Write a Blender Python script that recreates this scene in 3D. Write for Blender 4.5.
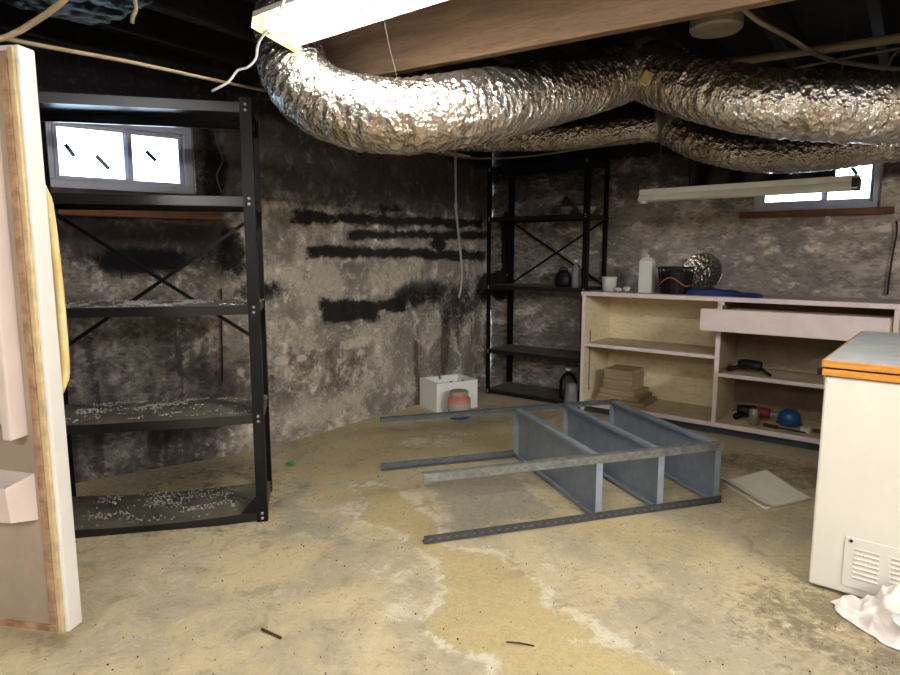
import bpy, bmesh, math, random
import numpy as np
from mathutils import Vector, Matrix

# ------------------------------------------------------------------ camera, world, exposure
for o in list(bpy.data.objects): bpy.data.objects.remove(o)
SC = bpy.context.scene
COL = SC.collection
random.seed(7)
FPX = 620.0
CAMH = 1.25
PITCH = math.atan(82.5 / FPX)
cd = bpy.data.cameras.new('camera'); cam = bpy.data.objects.new('camera', cd); COL.objects.link(cam)
cd.sensor_fit = 'HORIZONTAL'; cd.sensor_width = 36.0; cd.lens = 36.0 * FPX / 900.0
cd.clip_start = 0.05; cd.clip_end = 100
cam.location = (0, 0, CAMH); cam.rotation_euler = (math.pi / 2 - PITCH, 0, 0)
SC.camera = cam
SC.view_settings.view_transform = 'Standard'; SC.view_settings.look = 'None'
SC.view_settings.gamma = 1.0; SC.view_settings.use_curve_mapping = False
SC.view_settings.exposure = 0.66
W = bpy.data.worlds.new('overcast_sky'); SC.world = W; W.use_nodes = True
bg = W.node_tree.nodes['Background']; bg.inputs[0].default_value = (0.62, 0.84, 1.0, 1); bg.inputs[1].default_value = 6.5
TUBE_STRENGTH = 27.0
FILL_TUBE_STRENGTH = 170.0

R53 = math.radians(-37.0)
R51 = math.radians(-39.0)
u = np.array([math.cos(R53), math.sin(R53)]); v = np.array([-math.sin(R53), math.cos(R53)])

# ------------------------------------------------------------------ helpers
def srgb(r, g, b):
    f = lambda c: (c / 255 / 12.92) if c / 255 <= 0.04045 else ((c / 255 + 0.055) / 1.055) ** 2.4
    return (f(r), f(g), f(b), 1)

class NT:
    """small node-building helper"""
    def __init__(s, name):
        s.m = bpy.data.materials.new(name); s.m.use_nodes = True
        s.t = s.m.node_tree; s.n = s.t.nodes; s.b = s.n['Principled BSDF']
        s.b.inputs['Specular IOR Level'].default_value = 0.3
    def L(s, a, b): s.t.links.new(a, b)
    def put(s, sock, val):
        if isinstance(val, bpy.types.NodeSocket): s.L(val, sock)
        else: sock.default_value = val
    def coord(s, scale=(1, 1, 1), kind='Object'):
        tc = s.n.new('ShaderNodeTexCoord'); mp = s.n.new('ShaderNodeMapping')
        mp.inputs['Scale'].default_value = scale; s.L(tc.outputs[kind], mp.inputs[0]); return mp.outputs[0]
    def noise(s, scale, detail=4, rough=.6, vec=None, dist=0):
        k = s.n.new('ShaderNodeTexNoise'); k.inputs['Scale'].default_value = scale
        k.inputs['Detail'].default_value = detail; k.inputs['Roughness'].default_value = rough; k.inputs['Distortion'].default_value = dist
        s.L(vec if vec is not None else s.coord(), k.inputs['Vector']); return k.outputs['Fac']
    def voro(s, scale, vec=None, feature='F1'):
        k = s.n.new('ShaderNodeTexVoronoi'); k.feature = feature; k.inputs['Scale'].default_value = scale
        s.L(vec if vec is not None else s.coord(), k.inputs['Vector']); return k.outputs['Distance']
    def ramp(s, fac, stops):
        k = s.n.new('ShaderNodeValToRGB'); e = k.color_ramp.elements
        while len(e) < len(stops): e.new(0.5)
        for i, (p, c) in enumerate(stops):
            e[i].position = p; e[i].color = c if not isinstance(c, (int, float)) else (c, c, c, 1)
        s.L(fac, k.inputs[0]); return k.outputs[0]
    def mix(s, fac, a, b):
        k = s.n.new('ShaderNodeMix'); k.data_type = 'RGBA'
        s.put(k.inputs[0], fac); s.put(k.inputs[6], a); s.put(k.inputs[7], b); return k.outputs[2]
    def math(s, op, a, b=0.0, c=None):
        k = s.n.new('ShaderNodeMath'); k.operation = op; s.put(k.inputs[0], a); s.put(k.inputs[1], b)
        if c is not None: s.put(k.inputs[2], c)
        return k.outputs[0]
    def attr(s, name):
        k = s.n.new('ShaderNodeAttribute'); k.attribute_name = name; return k.outputs['Fac']
    def smooth(s, x, lo, hi):
        k = s.n.new('ShaderNodeMapRange'); k.interpolation_type = 'SMOOTHSTEP'
        s.put(k.inputs[0], x); k.inputs[1].default_value = lo; k.inputs[2].default_value = hi; return k.outputs[0]
    def bump(s, h, strength=.4, dist=.01):
        k = s.n.new('ShaderNodeBump'); k.inputs['Strength'].default_value = strength; k.inputs['Distance'].default_value = dist
        s.L(h, k.inputs['Height']); s.L(k.outputs[0], s.b.inputs['Normal'])
    def set(s, color=None, rough=None, metal=None, **kw):
        if color is not None: s.put(s.b.inputs['Base Color'], color)
        if rough is not None: s.put(s.b.inputs['Roughness'], rough)
        if metal is not None: s.put(s.b.inputs['Metallic'], metal)
        for k, val in kw.items(): s.put(s.b.inputs[k], val)
        return s.m

def simple(name, c, rough=.6, metal=0, var=.25, scale=14, bump=0.0, dark=None, spec=.3):
    """plain paint / plastic with a little uneven dirt"""
    t = NT(name)
    d = dark if dark else tuple(x * (1 - var) for x in c[:3]) + (1,)
    n = t.noise(scale, 5, .65)
    t.set(t.mix(t.ramp(n, [(.35, 0.0), (.7, 1.0)]), c, d), rough, metal)
    t.b.inputs['Specular IOR Level'].default_value = spec
    if bump: t.bump(t.noise(scale * 5, 4), bump, .004)
    return t.m

def link(o, parent=None):
    COL.objects.link(o)
    if parent is not None: o.parent = parent
    return o
def obj(name, bm, mat, parent=None, smooth=False, loc=None, rotz=None):
    me = bpy.data.meshes.new(name); bmesh.ops.recalc_face_normals(bm, faces=bm.faces); bm.to_mesh(me); bm.free()
    for m in (mat if isinstance(mat, (list, tuple)) else [mat]): me.materials.append(m)
    if smooth: me.polygons.foreach_set('use_smooth', [True] * len(me.polygons))
    o = bpy.data.objects.new(name, me)
    if loc is not None: o.location = loc
    if rotz is not None: o.rotation_euler = (0, 0, rotz)
    return link(o, parent)
def inst(name, src, parent, loc=(0, 0, 0), rotz=0):
    o = bpy.data.objects.new(name, src.data); o.location = loc; o.rotation_euler = (0, 0, rotz); return link(o, parent)
def tag(o, label, cat, group=None):
    o['label'] = label; o['category'] = cat
    if group: o['group'] = group
    return o
def thing(name, label, cat, loc=(0, 0, 0), rotz=0, group=None):
    o = bpy.data.objects.new(name, None); o.location = loc; o.rotation_euler = (0, 0, rotz); o.empty_display_size = .1
    link(o); return tag(o, label, cat, group)
def struct(o): o['kind'] = 'structure'; return o
def stuff(o): o['kind'] = 'stuff'; return o

def box(bm, x0, x1, y0, y1, z0, z1, bev=0.0, mi=0, M=None):
    vs = [bm.verts.new((x, y, z)) for x in (x0, x1) for y in (y0, y1) for z in (z0, z1)]
    F = [bm.faces.new([vs[i] for i in f]) for f in ((0, 1, 3, 2), (4, 6, 7, 5), (0, 4, 5, 1), (2, 3, 7, 6), (0, 2, 6, 4), (1, 5, 7, 3))]
    for f in F: f.material_index = mi
    if bev:
        es = list({e for f in F for e in f.edges})
        r = bmesh.ops.bevel(bm, geom=es, offset=bev, segments=2, affect='EDGES', profile=.5)
        if M is not None: vs = list({w for f in r['faces'] for w in f.verts} | {w for w in vs if w.is_valid})
    if M is not None:
        for w in vs: w.co = M @ w.co
    return bm
def B(): return bmesh.new()
def bx(name, mat, parent, *a, bev=0.0, **k): return obj(name, box(B(), *a, bev=bev), mat, parent, **k)
def bar(bm, p0, p1, w, h, up=(0, 0, 1)):
    p0, p1 = Vector(p0), Vector(p1); d = (p1 - p0); L = d.length; d.normalize()
    x = d.cross(Vector(up)).normalized(); y = x.cross(d).normalized()
    vs = []
    for q in (p0, p1):
        for a, b in ((-1, -1), (1, -1), (1, 1), (-1, 1)): vs.append(bm.verts.new(q + x * a * w / 2 + y * b * h / 2))
    for f in ((0, 1, 2, 3), (7, 6, 5, 4), (0, 4, 5, 1), (1, 5, 6, 2), (2, 6, 7, 3), (3, 7, 4, 0)): bm.faces.new([vs[i] for i in f])
    return bm
def catmull(pts, step):
    P = [np.array(p, float) for p in pts]; P = [2 * P[0] - P[1]] + P + [2 * P[-1] - P[-2]]; out = []
    for i in range(1, len(P) - 2):
        n = max(2, int(np.linalg.norm(P[i + 1] - P[i]) / step))
        for k in range(n):
            t = k / n
            out.append(.5 * (2 * P[i] + (P[i + 1] - P[i - 1]) * t + (2 * P[i - 1] - 5 * P[i] + 4 * P[i + 1] - P[i + 2]) * t * t + (3 * P[i] - P[i - 1] - 3 * P[i + 1] + P[i + 2]) * t ** 3))
    out.append(P[-2]); return out
def tube(bm, pts, r, n=8, step=.03, curve=True, rad=None, caps=True):
    P = catmull(pts, step) if curve else [np.array(p, float) for p in pts]
    up = None; prev = None
    for i, p in enumerate(P):
        d = P[min(i + 1, len(P) - 1)] - P[max(i - 1, 0)]; d = d / (np.linalg.norm(d) + 1e-9)
        if up is None: up = np.array([0, 0, 1.]) if abs(d[2]) < .9 else np.array([1., 0, 0])
        up = up - d * np.dot(up, d); up /= np.linalg.norm(up); sd = np.cross(d, up)
        ring = []
        for k in range(n):
            a = 2 * math.pi * k / n; rr = r if rad is None else rad(i, k, n)
            ring.append(bm.verts.new(p + rr * (math.cos(a) * up + math.sin(a) * sd)))
        if prev:
            for k in range(n): bm.faces.new((prev[k], prev[(k + 1) % n], ring[(k + 1) % n], ring[k]))
        elif caps: bm.faces.new(ring[::-1])
        prev = ring
    if caps: bm.faces.new(prev)
    return bm
def lathe(bm, prof, n=24, c=(0, 0, 0), squash=(1, 1)):
    prev = None
    for r, z in prof:
        if r < 1e-5: ring = [bm.verts.new((c[0], c[1], c[2] + z))]
        else: ring = [bm.verts.new((c[0] + squash[0] * r * math.cos(2 * math.pi * k / n), c[1] + squash[1] * r * math.sin(2 * math.pi * k / n), c[2] + z)) for k in range(n)]
        if prev:
            for k in range(n):
                f = [prev[k % len(prev)], prev[(k + 1) % len(prev)], ring[(k + 1) % len(ring)], ring[k % len(ring)]]
                g = []
                for q in f:
                    if q not in g: g.append(q)
                if len(g) > 2: bm.faces.new(g)
        prev = ring
    return bm

# numpy value noise
_rng = np.random.RandomState(11); _T = _rng.rand(256, 256)
def vnoise(x, y):
    xi = np.floor(x).astype(int); yi = np.floor(y).astype(int); fx = x - xi; fy = y - yi
    fx = fx * fx * (3 - 2 * fx); fy = fy * fy * (3 - 2 * fy)
    g = lambda a, b: _T[a % 256, b % 256]
    return (g(xi, yi) * (1 - fx) + g(xi + 1, yi) * fx) * (1 - fy) + (g(xi, yi + 1) * (1 - fx) + g(xi + 1, yi + 1) * fx) * fy
def fbm(x, y, o=4):
    s = 0; a = .5; x = np.asarray(x, float); y = np.asarray(y, float)
    for i in range(o): s = s + a * vnoise(x * 2 ** i + 17 * i, y * 2 ** i + 31 * i); a *= .5
    return s / (1 - .5 ** o)
def sstep(x, lo, hi):
    t = np.clip((x - lo) / (hi - lo), 0, 1); return t * t * (3 - 2 * t)
def sdpoly(X, Y, poly):
    """signed distance to a polygon, positive inside"""
    d = np.full(X.shape, 1e9); ins = np.zeros(X.shape, bool); n = len(poly)
    for i in range(n):
        ax, ay = poly[i]; bx_, by_ = poly[(i + 1) % n]; ex, ey = bx_ - ax, by_ - ay
        t = np.clip(((X - ax) * ex + (Y - ay) * ey) / (ex * ex + ey * ey), 0, 1)
        d = np.minimum(d, np.hypot(X - ax - t * ex, Y - ay - t * ey))
        c = (ay > Y) != (by_ > Y)
        ins ^= c & (X < ex * (Y - ay) / (ey if abs(ey) > 1e-9 else 1e-9) + ax)
    return np.where(ins, d, -d)
def stroke(S, Z, s0, z0, s1, z1, h, seed=0.):
    """brush stroke mask with ragged rim"""
    t = np.clip((S - s0) / (s1 - s0), 0, 1)
    dz = Z - (z0 + (z1 - z0) * t) - .05 * (fbm(S * 3 + seed, S * 0 + seed, 3) - .5)
    end = np.maximum(s0 - S, S - s1)
    d = np.maximum(np.abs(dz) - h * (.7 + .6 * fbm(S * 5 + seed, Z * 0 + 3, 2)), end * .45)
    return 1 - sstep(d + .04 * (fbm(S * 14, Z * 30 + seed, 3) - .5), -.05, .05)
def blob(S, Z, s, z, rs, rz, soft=.6):
    d = np.hypot((S - s) / rs, (Z - z) / rz) + .8 * (fbm(S * 8 + s, Z * 8 + z, 4) - .5)
    return 1 - sstep(d, 1 - soft, 1 + soft * .6)
def grid_mesh(name, xs, ys, fn, mat, attrs=None, skip=None, smooth=True):
    """xs, ys 1-D coordinates -> grid object; fn(X,Y) gives positions; attrs: dict of masks"""
    X, Y = np.meshgrid(xs, ys, indexing='ij'); P = fn(X, Y); nx, ny = len(xs), len(ys)
    idx = np.arange(nx * ny).reshape(nx, ny)
    q = np.stack([idx[:-1, :-1], idx[1:, :-1], idx[1:, 1:], idx[:-1, 1:]], -1).reshape(-1, 4)
    if skip is not None:
        cx = (.5 * (X[:-1, :-1] + X[1:, 1:])).ravel(); cy = (.5 * (Y[:-1, :-1] + Y[1:, 1:])).ravel(); q = q[~skip(cx, cy)]
    me = bpy.data.meshes.new(name); me.from_pydata(P.reshape(-1, 3).tolist(), [], q.tolist())
    if attrs:
        for k, a in attrs.items():
            at = me.attributes.new(k, 'FLOAT', 'POINT'); at.data.foreach_set('value', np.ascontiguousarray(a, dtype=np.float32).ravel())
    me.materials.append(mat)
    if smooth: me.polygons.foreach_set('use_smooth', [True] * len(me.polygons))
    o = bpy.data.objects.new(name, me); return link(o)
def span(fine0, fine1, step, lo, hi, coarse=.25):
    a = np.arange(lo, fine0, coarse); b = np.arange(fine0, fine1, step); c = np.arange(fine1, hi + coarse * .5, coarse)
    return np.unique(np.round(np.concatenate([a, b, c, [hi]]), 4))

# ------------------------------------------------------------------ materials
def concrete_floor():
    t = NT('stained_concrete_floor'); c = t.coord()
    n1 = t.noise(1.7, 8, .66, c, .5); n2 = t.noise(6.5, 9, .72, c, .8); n3 = t.noise(30, 8, .75, c, .6); n4 = t.noise(120, 4, .75, c)
    off = lambda n, k: t.math('MULTIPLY', t.math('SUBTRACT', n, .5), k)
    base = t.mix(t.smooth(n1, .42, .6), srgb(206, 189, 151), srgb(181, 168, 142))
    base = t.mix(t.math('MULTIPLY', t.smooth(n2, .5, .66), .7), base, srgb(214, 202, 172))
    base = t.mix(t.math('MULTIPLY', t.smooth(n2, .47, .34), .6), base, srgb(150, 134, 102))
    ye = t.math('ADD', t.attr('yellow'), t.math('ADD', off(n2, 2.2), off(n3, 1.1)))
    yel = t.mix(t.smooth(n3, .38, .62), srgb(178, 156, 104), srgb(208, 189, 138))
    base = t.mix(t.math('MULTIPLY', t.smooth(ye, .36, .76), .72), base, yel)
    gr = t.math('ADD', t.attr('grey'), t.math('ADD', off(n2, 2.2), off(n3, 1.1)))
    base = t.mix(t.math('MULTIPLY', t.smooth(gr, .38, .7), .85), base, t.mix(t.smooth(n3, .35, .65), srgb(140, 134, 120), srgb(178, 170, 152)))
    wh = t.math('ADD', t.attr('white'), t.math('ADD', off(n2, 2.4), off(n3, 2.4)))
    base = t.mix(t.math('MULTIPLY', t.smooth(wh, .6, 1.15), .8), base, srgb(226, 220, 200))
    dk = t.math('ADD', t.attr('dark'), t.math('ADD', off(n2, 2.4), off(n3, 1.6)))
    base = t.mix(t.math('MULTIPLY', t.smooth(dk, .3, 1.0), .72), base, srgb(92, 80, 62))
    base = t.mix(t.math('MULTIPLY', t.smooth(n3, .54, .66), .42), base, srgb(132, 116, 88))
    base = t.mix(t.math('MULTIPLY', t.smooth(n3, .45, .34), .3), base, srgb(232, 222, 198))
    base = t.mix(t.math('MULTIPLY', t.smooth(n4, .6, .68), .55), base, srgb(92, 76, 52))
    h = t.math('ADD', t.math('MULTIPLY', n2, .8), t.math('ADD', t.math('MULTIPLY', n3, .5), t.math('MULTIPLY', n4, .2)))
    t.bump(h, .75, .018)
    return t.set(base, t.ramp(n2, [(.3, .55), (.7, .85)]))
M_floor = concrete_floor()

def concrete_wall(name, base1, base2, stretch):
    t = NT(name); c = t.coord(stretch); co = t.coord()
    n1 = t.noise(2.0, 8, .68, c, .3); n2 = t.noise(8, 9, .74, c, .25); n3 = t.noise(32, 7, .75, c, .2); n4 = t.noise(110, 4, .7, co)
    off = lambda n, k: t.math('MULTIPLY', t.math('SUBTRACT', n, .5), k)
    base = t.mix(t.smooth(n1, .44, .56), base1, base2); nb = t.noise(3.6, 7, .7, c, .2)
    base = t.mix(t.math('MULTIPLY', t.smooth(nb, .5, .6), .6), base, tuple(x * .5 for x in base2[:3]) + (1,))
    base = t.mix(t.math('MULTIPLY', t.smooth(n2, .5, .62), .8), base, tuple(x * .42 for x in base1[:3]) + (1,))
    base = t.mix(t.math('MULTIPLY', t.smooth(n2, .47, .37), .6), base, tuple(min(1, x * 1.7) for x in base1[:3]) + (1,))
    base = t.mix(t.math('MULTIPLY', t.smooth(n3, .52, .62), .5), base, tuple(x * .42 for x in base2[:3]) + (1,))
    base = t.mix(t.math('MULTIPLY', t.smooth(n3, .44, .35), .3), base, tuple(min(1, x * 1.9) for x in base2[:3]) + (1,))
    ru = t.math('ADD', t.attr('rust'), t.math('ADD', off(n2, 1.8), off(n3, .9)))
    base = t.mix(t.math('MULTIPLY', t.smooth(ru, .25, .8), .75), base, srgb(88, 66, 52))
    wh = t.math('ADD', t.attr('white'), t.math('ADD', off(n2, 3.2), off(n3, 2.8)))
    base = t.mix(t.math('MULTIPLY', t.smooth(wh, .62, 1.15), .85), base, srgb(222, 212, 192))
    so = t.math('ADD', t.attr('soot'), t.math('ADD', off(n2, .9), off(n3, .5)))
    base = t.mix(t.math('MULTIPLY', t.smooth(so, .12, .95), .9), base, srgb(58, 50, 53))
    ta = t.math('ADD', t.attr('tar'), t.math('ADD', off(n2, .5), t.math('ADD', off(n3, .7), off(n4, .4))))
    base = t.mix(t.math('MULTIPLY', t.smooth(ta, .3, .75), .96), base, srgb(17, 15, 18))
    t.bump(t.math('ADD', n2, t.math('ADD', t.math('MULTIPLY', n3, .6), t.math('MULTIPLY', n4, .15))), .8, .025)
    return t.set(base, .85)
M_wallL = concrete_wall('old_concrete_wall', srgb(200, 190, 176), srgb(154, 145, 135), (1, 1, 1))
M_wallR = concrete_wall('board_formed_concrete_wall', srgb(198, 187, 175), srgb(156, 146, 137), (.7, .7, 1.25))
M_wallX = simple('rough_basement_wall', srgb(120, 110, 98), .9, var=.5, scale=4, bump=.4)
M_subfloor = simple('blackened_subfloor', srgb(34, 30, 32), .9, var=.6, scale=6, bump=.3)
def wood(name, c1, c2, scale=3, stretch=(1, 8, 8), rough=.75):
    t = NT(name); c = t.coord(stretch); n = t.noise(scale, 6, .65, c, .6); n2 = t.noise(scale * 9, 4, .6, c)
    col = t.mix(t.ramp(n, [(.3, 0.), (.7, 1.)]), c1, c2); col = t.mix(t.math('MULTIPLY', t.ramp(n2, [(.5, 0.), (.7, 1.)]), .4), col, tuple(x * .55 for x in c2[:3]) + (1,))
    t.bump(n2, .3, .004); t.b.inputs['Specular IOR Level'].default_value = .12; return t.set(col, rough)
M_joist = wood('sooty_joist_wood', srgb(40, 34, 34), srgb(24, 20, 22), 3, (8, 1, 8))
M_beam = wood('brown_girder_wood', srgb(122, 100, 78), srgb(92, 74, 60), 2.2, (1, 8, 8))
M_sill = wood('reddish_sill_wood', srgb(128, 88, 62), srgb(92, 62, 46), 4, (1, 8, 8))
M_board = wood('grey_tan_boards', srgb(176, 156, 126), srgb(146, 124, 96), 4, (1, 8, 8))
M_vinyl = simple('window_vinyl', srgb(176, 176, 190), .4, var=.12)
def glass(name, tint=(1, 1, 1, 1), rough=.02):
    t = NT(name); tr = t.n.new('ShaderNodeBsdfTransparent'); gl = t.n.new('ShaderNodeBsdfGlossy'); mx = t.n.new('ShaderNodeMixShader'); fr = t.n.new('ShaderNodeFresnel')
    tr.inputs[0].default_value = tint; gl.inputs['Roughness'].default_value = rough; fr.inputs[0].default_value = 1.45
    t.L(fr.outputs[0], mx.inputs[0]); t.L(tr.outputs[0], mx.inputs[1]); t.L(gl.outputs[0], mx.inputs[2])
    t.L(mx.outputs[0], t.n['Material Output'].inputs['Surface']); return t.m
M_glass = glass('window_glass', (.93, .97, 1, 1))
M_sticker = glass('window_sticker', (.05, .055, .07, 1), .3)
M_clear = glass('clear_plastic', (.8, .82, .84, 1), .08)
def black_paint():
    t = NT('black_shelf_enamel'); n = t.noise(18, 6, .7); n2 = t.noise(90, 3, .6)
    c = t.mix(t.ramp(n, [(.45, 0.), (.72, 1.)]), srgb(8, 8, 10), srgb(19, 18, 18))
    t.bump(n2, .12, .002); return t.set(c, t.ramp(n, [(.3, .3), (.7, .5)]), 0.0, **{'Specular IOR Level': .22})
M_black = black_paint()
def dusty_shelf():
    t = NT('dusty_black_shelf_pan'); n = t.noise(5, 6, .7); n2 = t.noise(60, 4, .7)
    g = t.n.new('ShaderNodeNewGeometry'); sx = t.n.new('ShaderNodeSeparateXYZ'); t.L(g.outputs['Normal'], sx.inputs[0])
    top = t.smooth(sx.outputs['Z'], .5, .9)
    d = t.mix(t.ramp(n, [(.35, 0.), (.7, 1.)]), srgb(66, 62, 54), srgb(124, 116, 98))
    d = t.mix(t.math('MULTIPLY', t.ramp(n2, [(.5, 0.), (.7, 1.)]), .4), d, srgb(48, 44, 40))
    return t.set(t.mix(top, srgb(14, 13, 17), d), t.math('ADD', .3, t.math('MULTIPLY', top, .3)), 0.0, **{'Specular IOR Level': .6})
M_pan = dusty_shelf()
M_hole = simple('dark_slot', srgb(10, 10, 12), .8, var=0)
M_hole2 = simple('grey_slot', srgb(100, 100, 96), .8, var=0)
M_bolt = simple('steel_bolt', srgb(190, 188, 184), .35, .8, var=.2)
M_flake = simple('paint_flake', srgb(186, 178, 172), .8, var=.2)
def gray_paint():
    t = NT('blue_grey_shelf_paint'); n = t.noise(9, 6, .7); n2 = t.noise(50, 5, .75)
    c = t.mix(t.ramp(n, [(.35, 0.), (.65, 1.)]), srgb(124, 136, 152), srgb(146, 154, 164))
    c = t.mix(t.math('MULTIPLY', t.ramp(n2, [(.6, 0.), (.74, 1.)]), .45), c, srgb(176, 170, 158))
    t.bump(n2, .1, .002); return t.set(c, .42, 0.0, **{'Specular IOR Level': .5})
M_grey = gray_paint()
M_greypost = simple('weathered_grey_post', srgb(128, 128, 122), .5, var=.45, scale=24, dark=srgb(84, 84, 84))
M_greymid = simple('slate_grey_post', srgb(98, 102, 104), .5, var=.4, scale=24)
M_greydark = simple('dark_grey_post', srgb(74, 74, 76), .5, var=.5, scale=24)
def foil():
    t = NT('crinkled_duct_foil'); c = t.coord(); n2 = t.noise(7, 4, .6, c)
    k = t.n.new('ShaderNodeCombineXYZ'); t.L(t.math('MULTIPLY', t.attr('along'), 46.0), k.inputs[0]); t.L(t.math('MULTIPLY', t.attr('ca'), 2.2), k.inputs[1]); t.L(t.math('MULTIPLY', t.attr('sa'), 2.2), k.inputs[2])
    w = t.noise(1.0, 6, .72, k.outputs[0], .5); w2 = t.noise(2.6, 4, .7, k.outputs[0], .4)
    k2 = t.n.new('ShaderNodeCombineXYZ'); t.L(t.math('MULTIPLY', t.attr('along'), 30.0), k2.inputs[0]); t.L(t.math('MULTIPLY', t.attr('ca'), 3.2), k2.inputs[1]); t.L(t.math('MULTIPLY', t.attr('sa'), 3.2), k2.inputs[2])
    fc = t.voro(1.0, k2.outputs[0]); fc2 = t.voro(2.7, k2.outputs[0])
    col = t.mix(t.smooth(n2, .42, .62), srgb(206, 200, 195), srgb(180, 167, 152))
    col = t.mix(t.math('MULTIPLY', t.smooth(w2, .55, .7), .35), col, srgb(140, 126, 108))
    t.bump(t.math('ADD', t.math('MULTIPLY', w, .5), t.math('ADD', t.math('MULTIPLY', fc, .8), t.math('MULTIPLY', fc2, .35))), .8, .02)
    return t.set(col, t.ramp(n2, [(.3, .16), (.7, .3)]), .93)
M_foil = foil()
M_foiltape = simple('foil_tape', srgb(196, 192, 184), .35, .9, var=.3, bump=.4)
M_cardtag = simple('tan_card', srgb(196, 176, 128), .8, var=.15)
M_housing = simple('fixture_enamel', srgb(226, 222, 210), .4, var=.1)
M_yellowcap = simple('yellowed_end_plate', srgb(214, 196, 104), .5, var=.2)
def emit(name, col, st):
    t = NT(name); return t.set((.9, .9, .9, 1), .4, 0, **{'Emission Color': col, 'Emission Strength': st})
M_tube = emit('lit_fluorescent_tube', (1.0, .975, .93, 1), TUBE_STRENGTH)
M_filltube = emit('added_fill_tube', (1.0, .98, .965, 1), FILL_TUBE_STRENGTH)  # tubes of the added, unseen fill lights only
M_deadtube = simple('unlit_tube_glass', srgb(222, 220, 212), .25, var=.08)
M_cream = wood('cream_painted_plywood', srgb(236, 221, 186), srgb(224, 207, 168), 2, (1, 1, 3), .6)
M_dustwood = simple('dusty_cabinet_shelf', srgb(216, 198, 166), .75, var=.35, scale=9)
M_brown = simple('brown_stained_shaded_panel', srgb(142, 122, 98), .7, var=.35, scale=7)  # right-bay brown: real dirt, with the bay's shade also put into the colour
M_pink = simple('pinkish_white_paint', srgb(238, 220, 217), .5, var=.1, scale=10)
M_pinktop = simple('dusty_pink_counter', srgb(206, 186, 180), .6, var=.35, scale=9)
M_kick = simple('slate_kick_board', srgb(70, 72, 80), .7, var=.3)
M_enamel = simple('white_appliance_enamel', srgb(220, 216, 206), .35, var=.06, scale=5, spec=.5)
M_fridge = simple('white_fridge_enamel', srgb(218, 214, 208), .35, var=.07, scale=5, spec=.5)
M_lidtop = simple('grey_freezer_lid', srgb(200, 200, 194), .62, var=.25, scale=7, spec=.5)
M_woodtrim = wood('orange_woodgrain_trim', srgb(214, 152, 70), srgb(188, 122, 48), 5, (1, 6, 20), .45)
M_darkgap = simple('dark_seal', srgb(36, 28, 22), .8, var=.1)
M_slot = simple('vent_slat_plastic', srgb(222, 218, 208), .5, var=.08)
M_gasket = simple('grimy_door_gasket', srgb(176, 142, 112), .7, var=.5, scale=16, dark=srgb(106, 74, 56))
M_gasket2 = simple('yellowed_gasket_lip', srgb(206, 182, 140), .7, var=.4, scale=20)
M_liner = simple('beige_door_liner', srgb(160, 144, 126), .5, var=.25, scale=4)
M_dike = simple('pinkish_door_shelf_plastic', srgb(206, 190, 182), .4, var=.1, scale=5)
M_handle = simple('yellowed_handle_plastic', srgb(222, 204, 150), .5, var=.25, scale=9, dark=srgb(206, 168, 92))
M_foam = simple('white_foam', srgb(246, 246, 240), .9, var=.05, scale=30, bump=.3)
M_cloth = simple('white_cotton_cloth', srgb(238, 228, 220), .95, var=.08, scale=12, bump=.2)
M_cloth2 = simple('white_paper_towel', srgb(236, 240, 246), .95, var=.04, scale=12, bump=.2)
M_paper = simple('offwhite_sheet', srgb(232, 226, 208), .8, var=.08, scale=10)
M_cable = simple('tan_cable_sheath', srgb(140, 124, 96), .6, var=.35, scale=12)
M_greycable = simple('grey_cable_sheath', srgb(116, 108, 98), .6, var=.35, scale=12)
M_string = simple('white_wire', srgb(206, 206, 210), .6, var=.15)
M_cob = simple('thin_dark_wire', srgb(92, 86, 84), .8, var=.3)
M_conduit = simple('grey_conduit', srgb(196, 188, 176), .5, 0, var=.3)
M_plastic = simple('black_polythene', srgb(14, 13, 16), .45, var=.3, scale=5)
M_white = simple('white_plastic', srgb(226, 224, 218), .45, var=.08)
M_blackp = simple('black_plastic', srgb(20, 20, 24), .5, var=.3)
M_red = simple('red_plastic', srgb(138, 34, 44), .5, var=.3)
M_blue = simple('blue_plastic', srgb(34, 84, 142), .3, var=.25, spec=.6)
M_navy = simple('navy_nylon', srgb(36, 52, 104), .6, var=.3, scale=20)
def silver():
    t = NT('hammered_silver'); c = t.coord(); f = t.voro(34, c); n = t.noise(30, 5, .7, c)
    t.bump(f, .35, .02); return t.set(t.mix(n, srgb(206, 198, 188), srgb(130, 120, 108)), .24, .9)
M_silver = silver()
M_steel = simple('can_aluminium', srgb(196, 194, 190), .3, .85, var=.25)
M_lime = simple('lime_plastic', srgb(178, 192, 64), .5, var=.15)
M_green = simple('green_scrap', srgb(62, 150, 66), .6, var=.3)
M_twig = simple('dark_brown_scrap', srgb(72, 54, 36), .9, var=.3)
M_orange = simple('orange_cord', srgb(196, 104, 62), .6, var=.2)
M_greyp = simple('grey_plastic_bag', srgb(120, 122, 128), .4, var=.3)
def jar_mat():
    t = NT('layered_jar_glass'); tc = t.n.new('ShaderNodeTexCoord'); s = t.n.new('ShaderNodeSeparateXYZ'); t.L(tc.outputs['Object'], s.inputs[0])
    z = t.math('DIVIDE', s.outputs['Z'], .2); z = t.math('ADD', z, t.math('MULTIPLY', t.math('SUBTRACT', t.noise(25, 3), .5), .12))
    c = t.ramp(z, [(.0, srgb(44, 74, 92)), (.2, srgb(70, 100, 116)), (.32, srgb(150, 150, 146)), (.55, srgb(172, 160, 148)), (.68, srgb(196, 128, 110)), (.86, srgb(190, 120, 104))])
    return t.set(c, .12, 0, **{'Specular IOR Level': .6, 'Coat Weight': .5})
M_jar = jar_mat()
M_jarlid = simple('faded_jar_lid', srgb(176, 158, 140), .4, var=.3)
M_ins = simple('sooty_insulation', srgb(24, 23, 26), .5, var=.6, scale=14, bump=.8, spec=.2)

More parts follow.
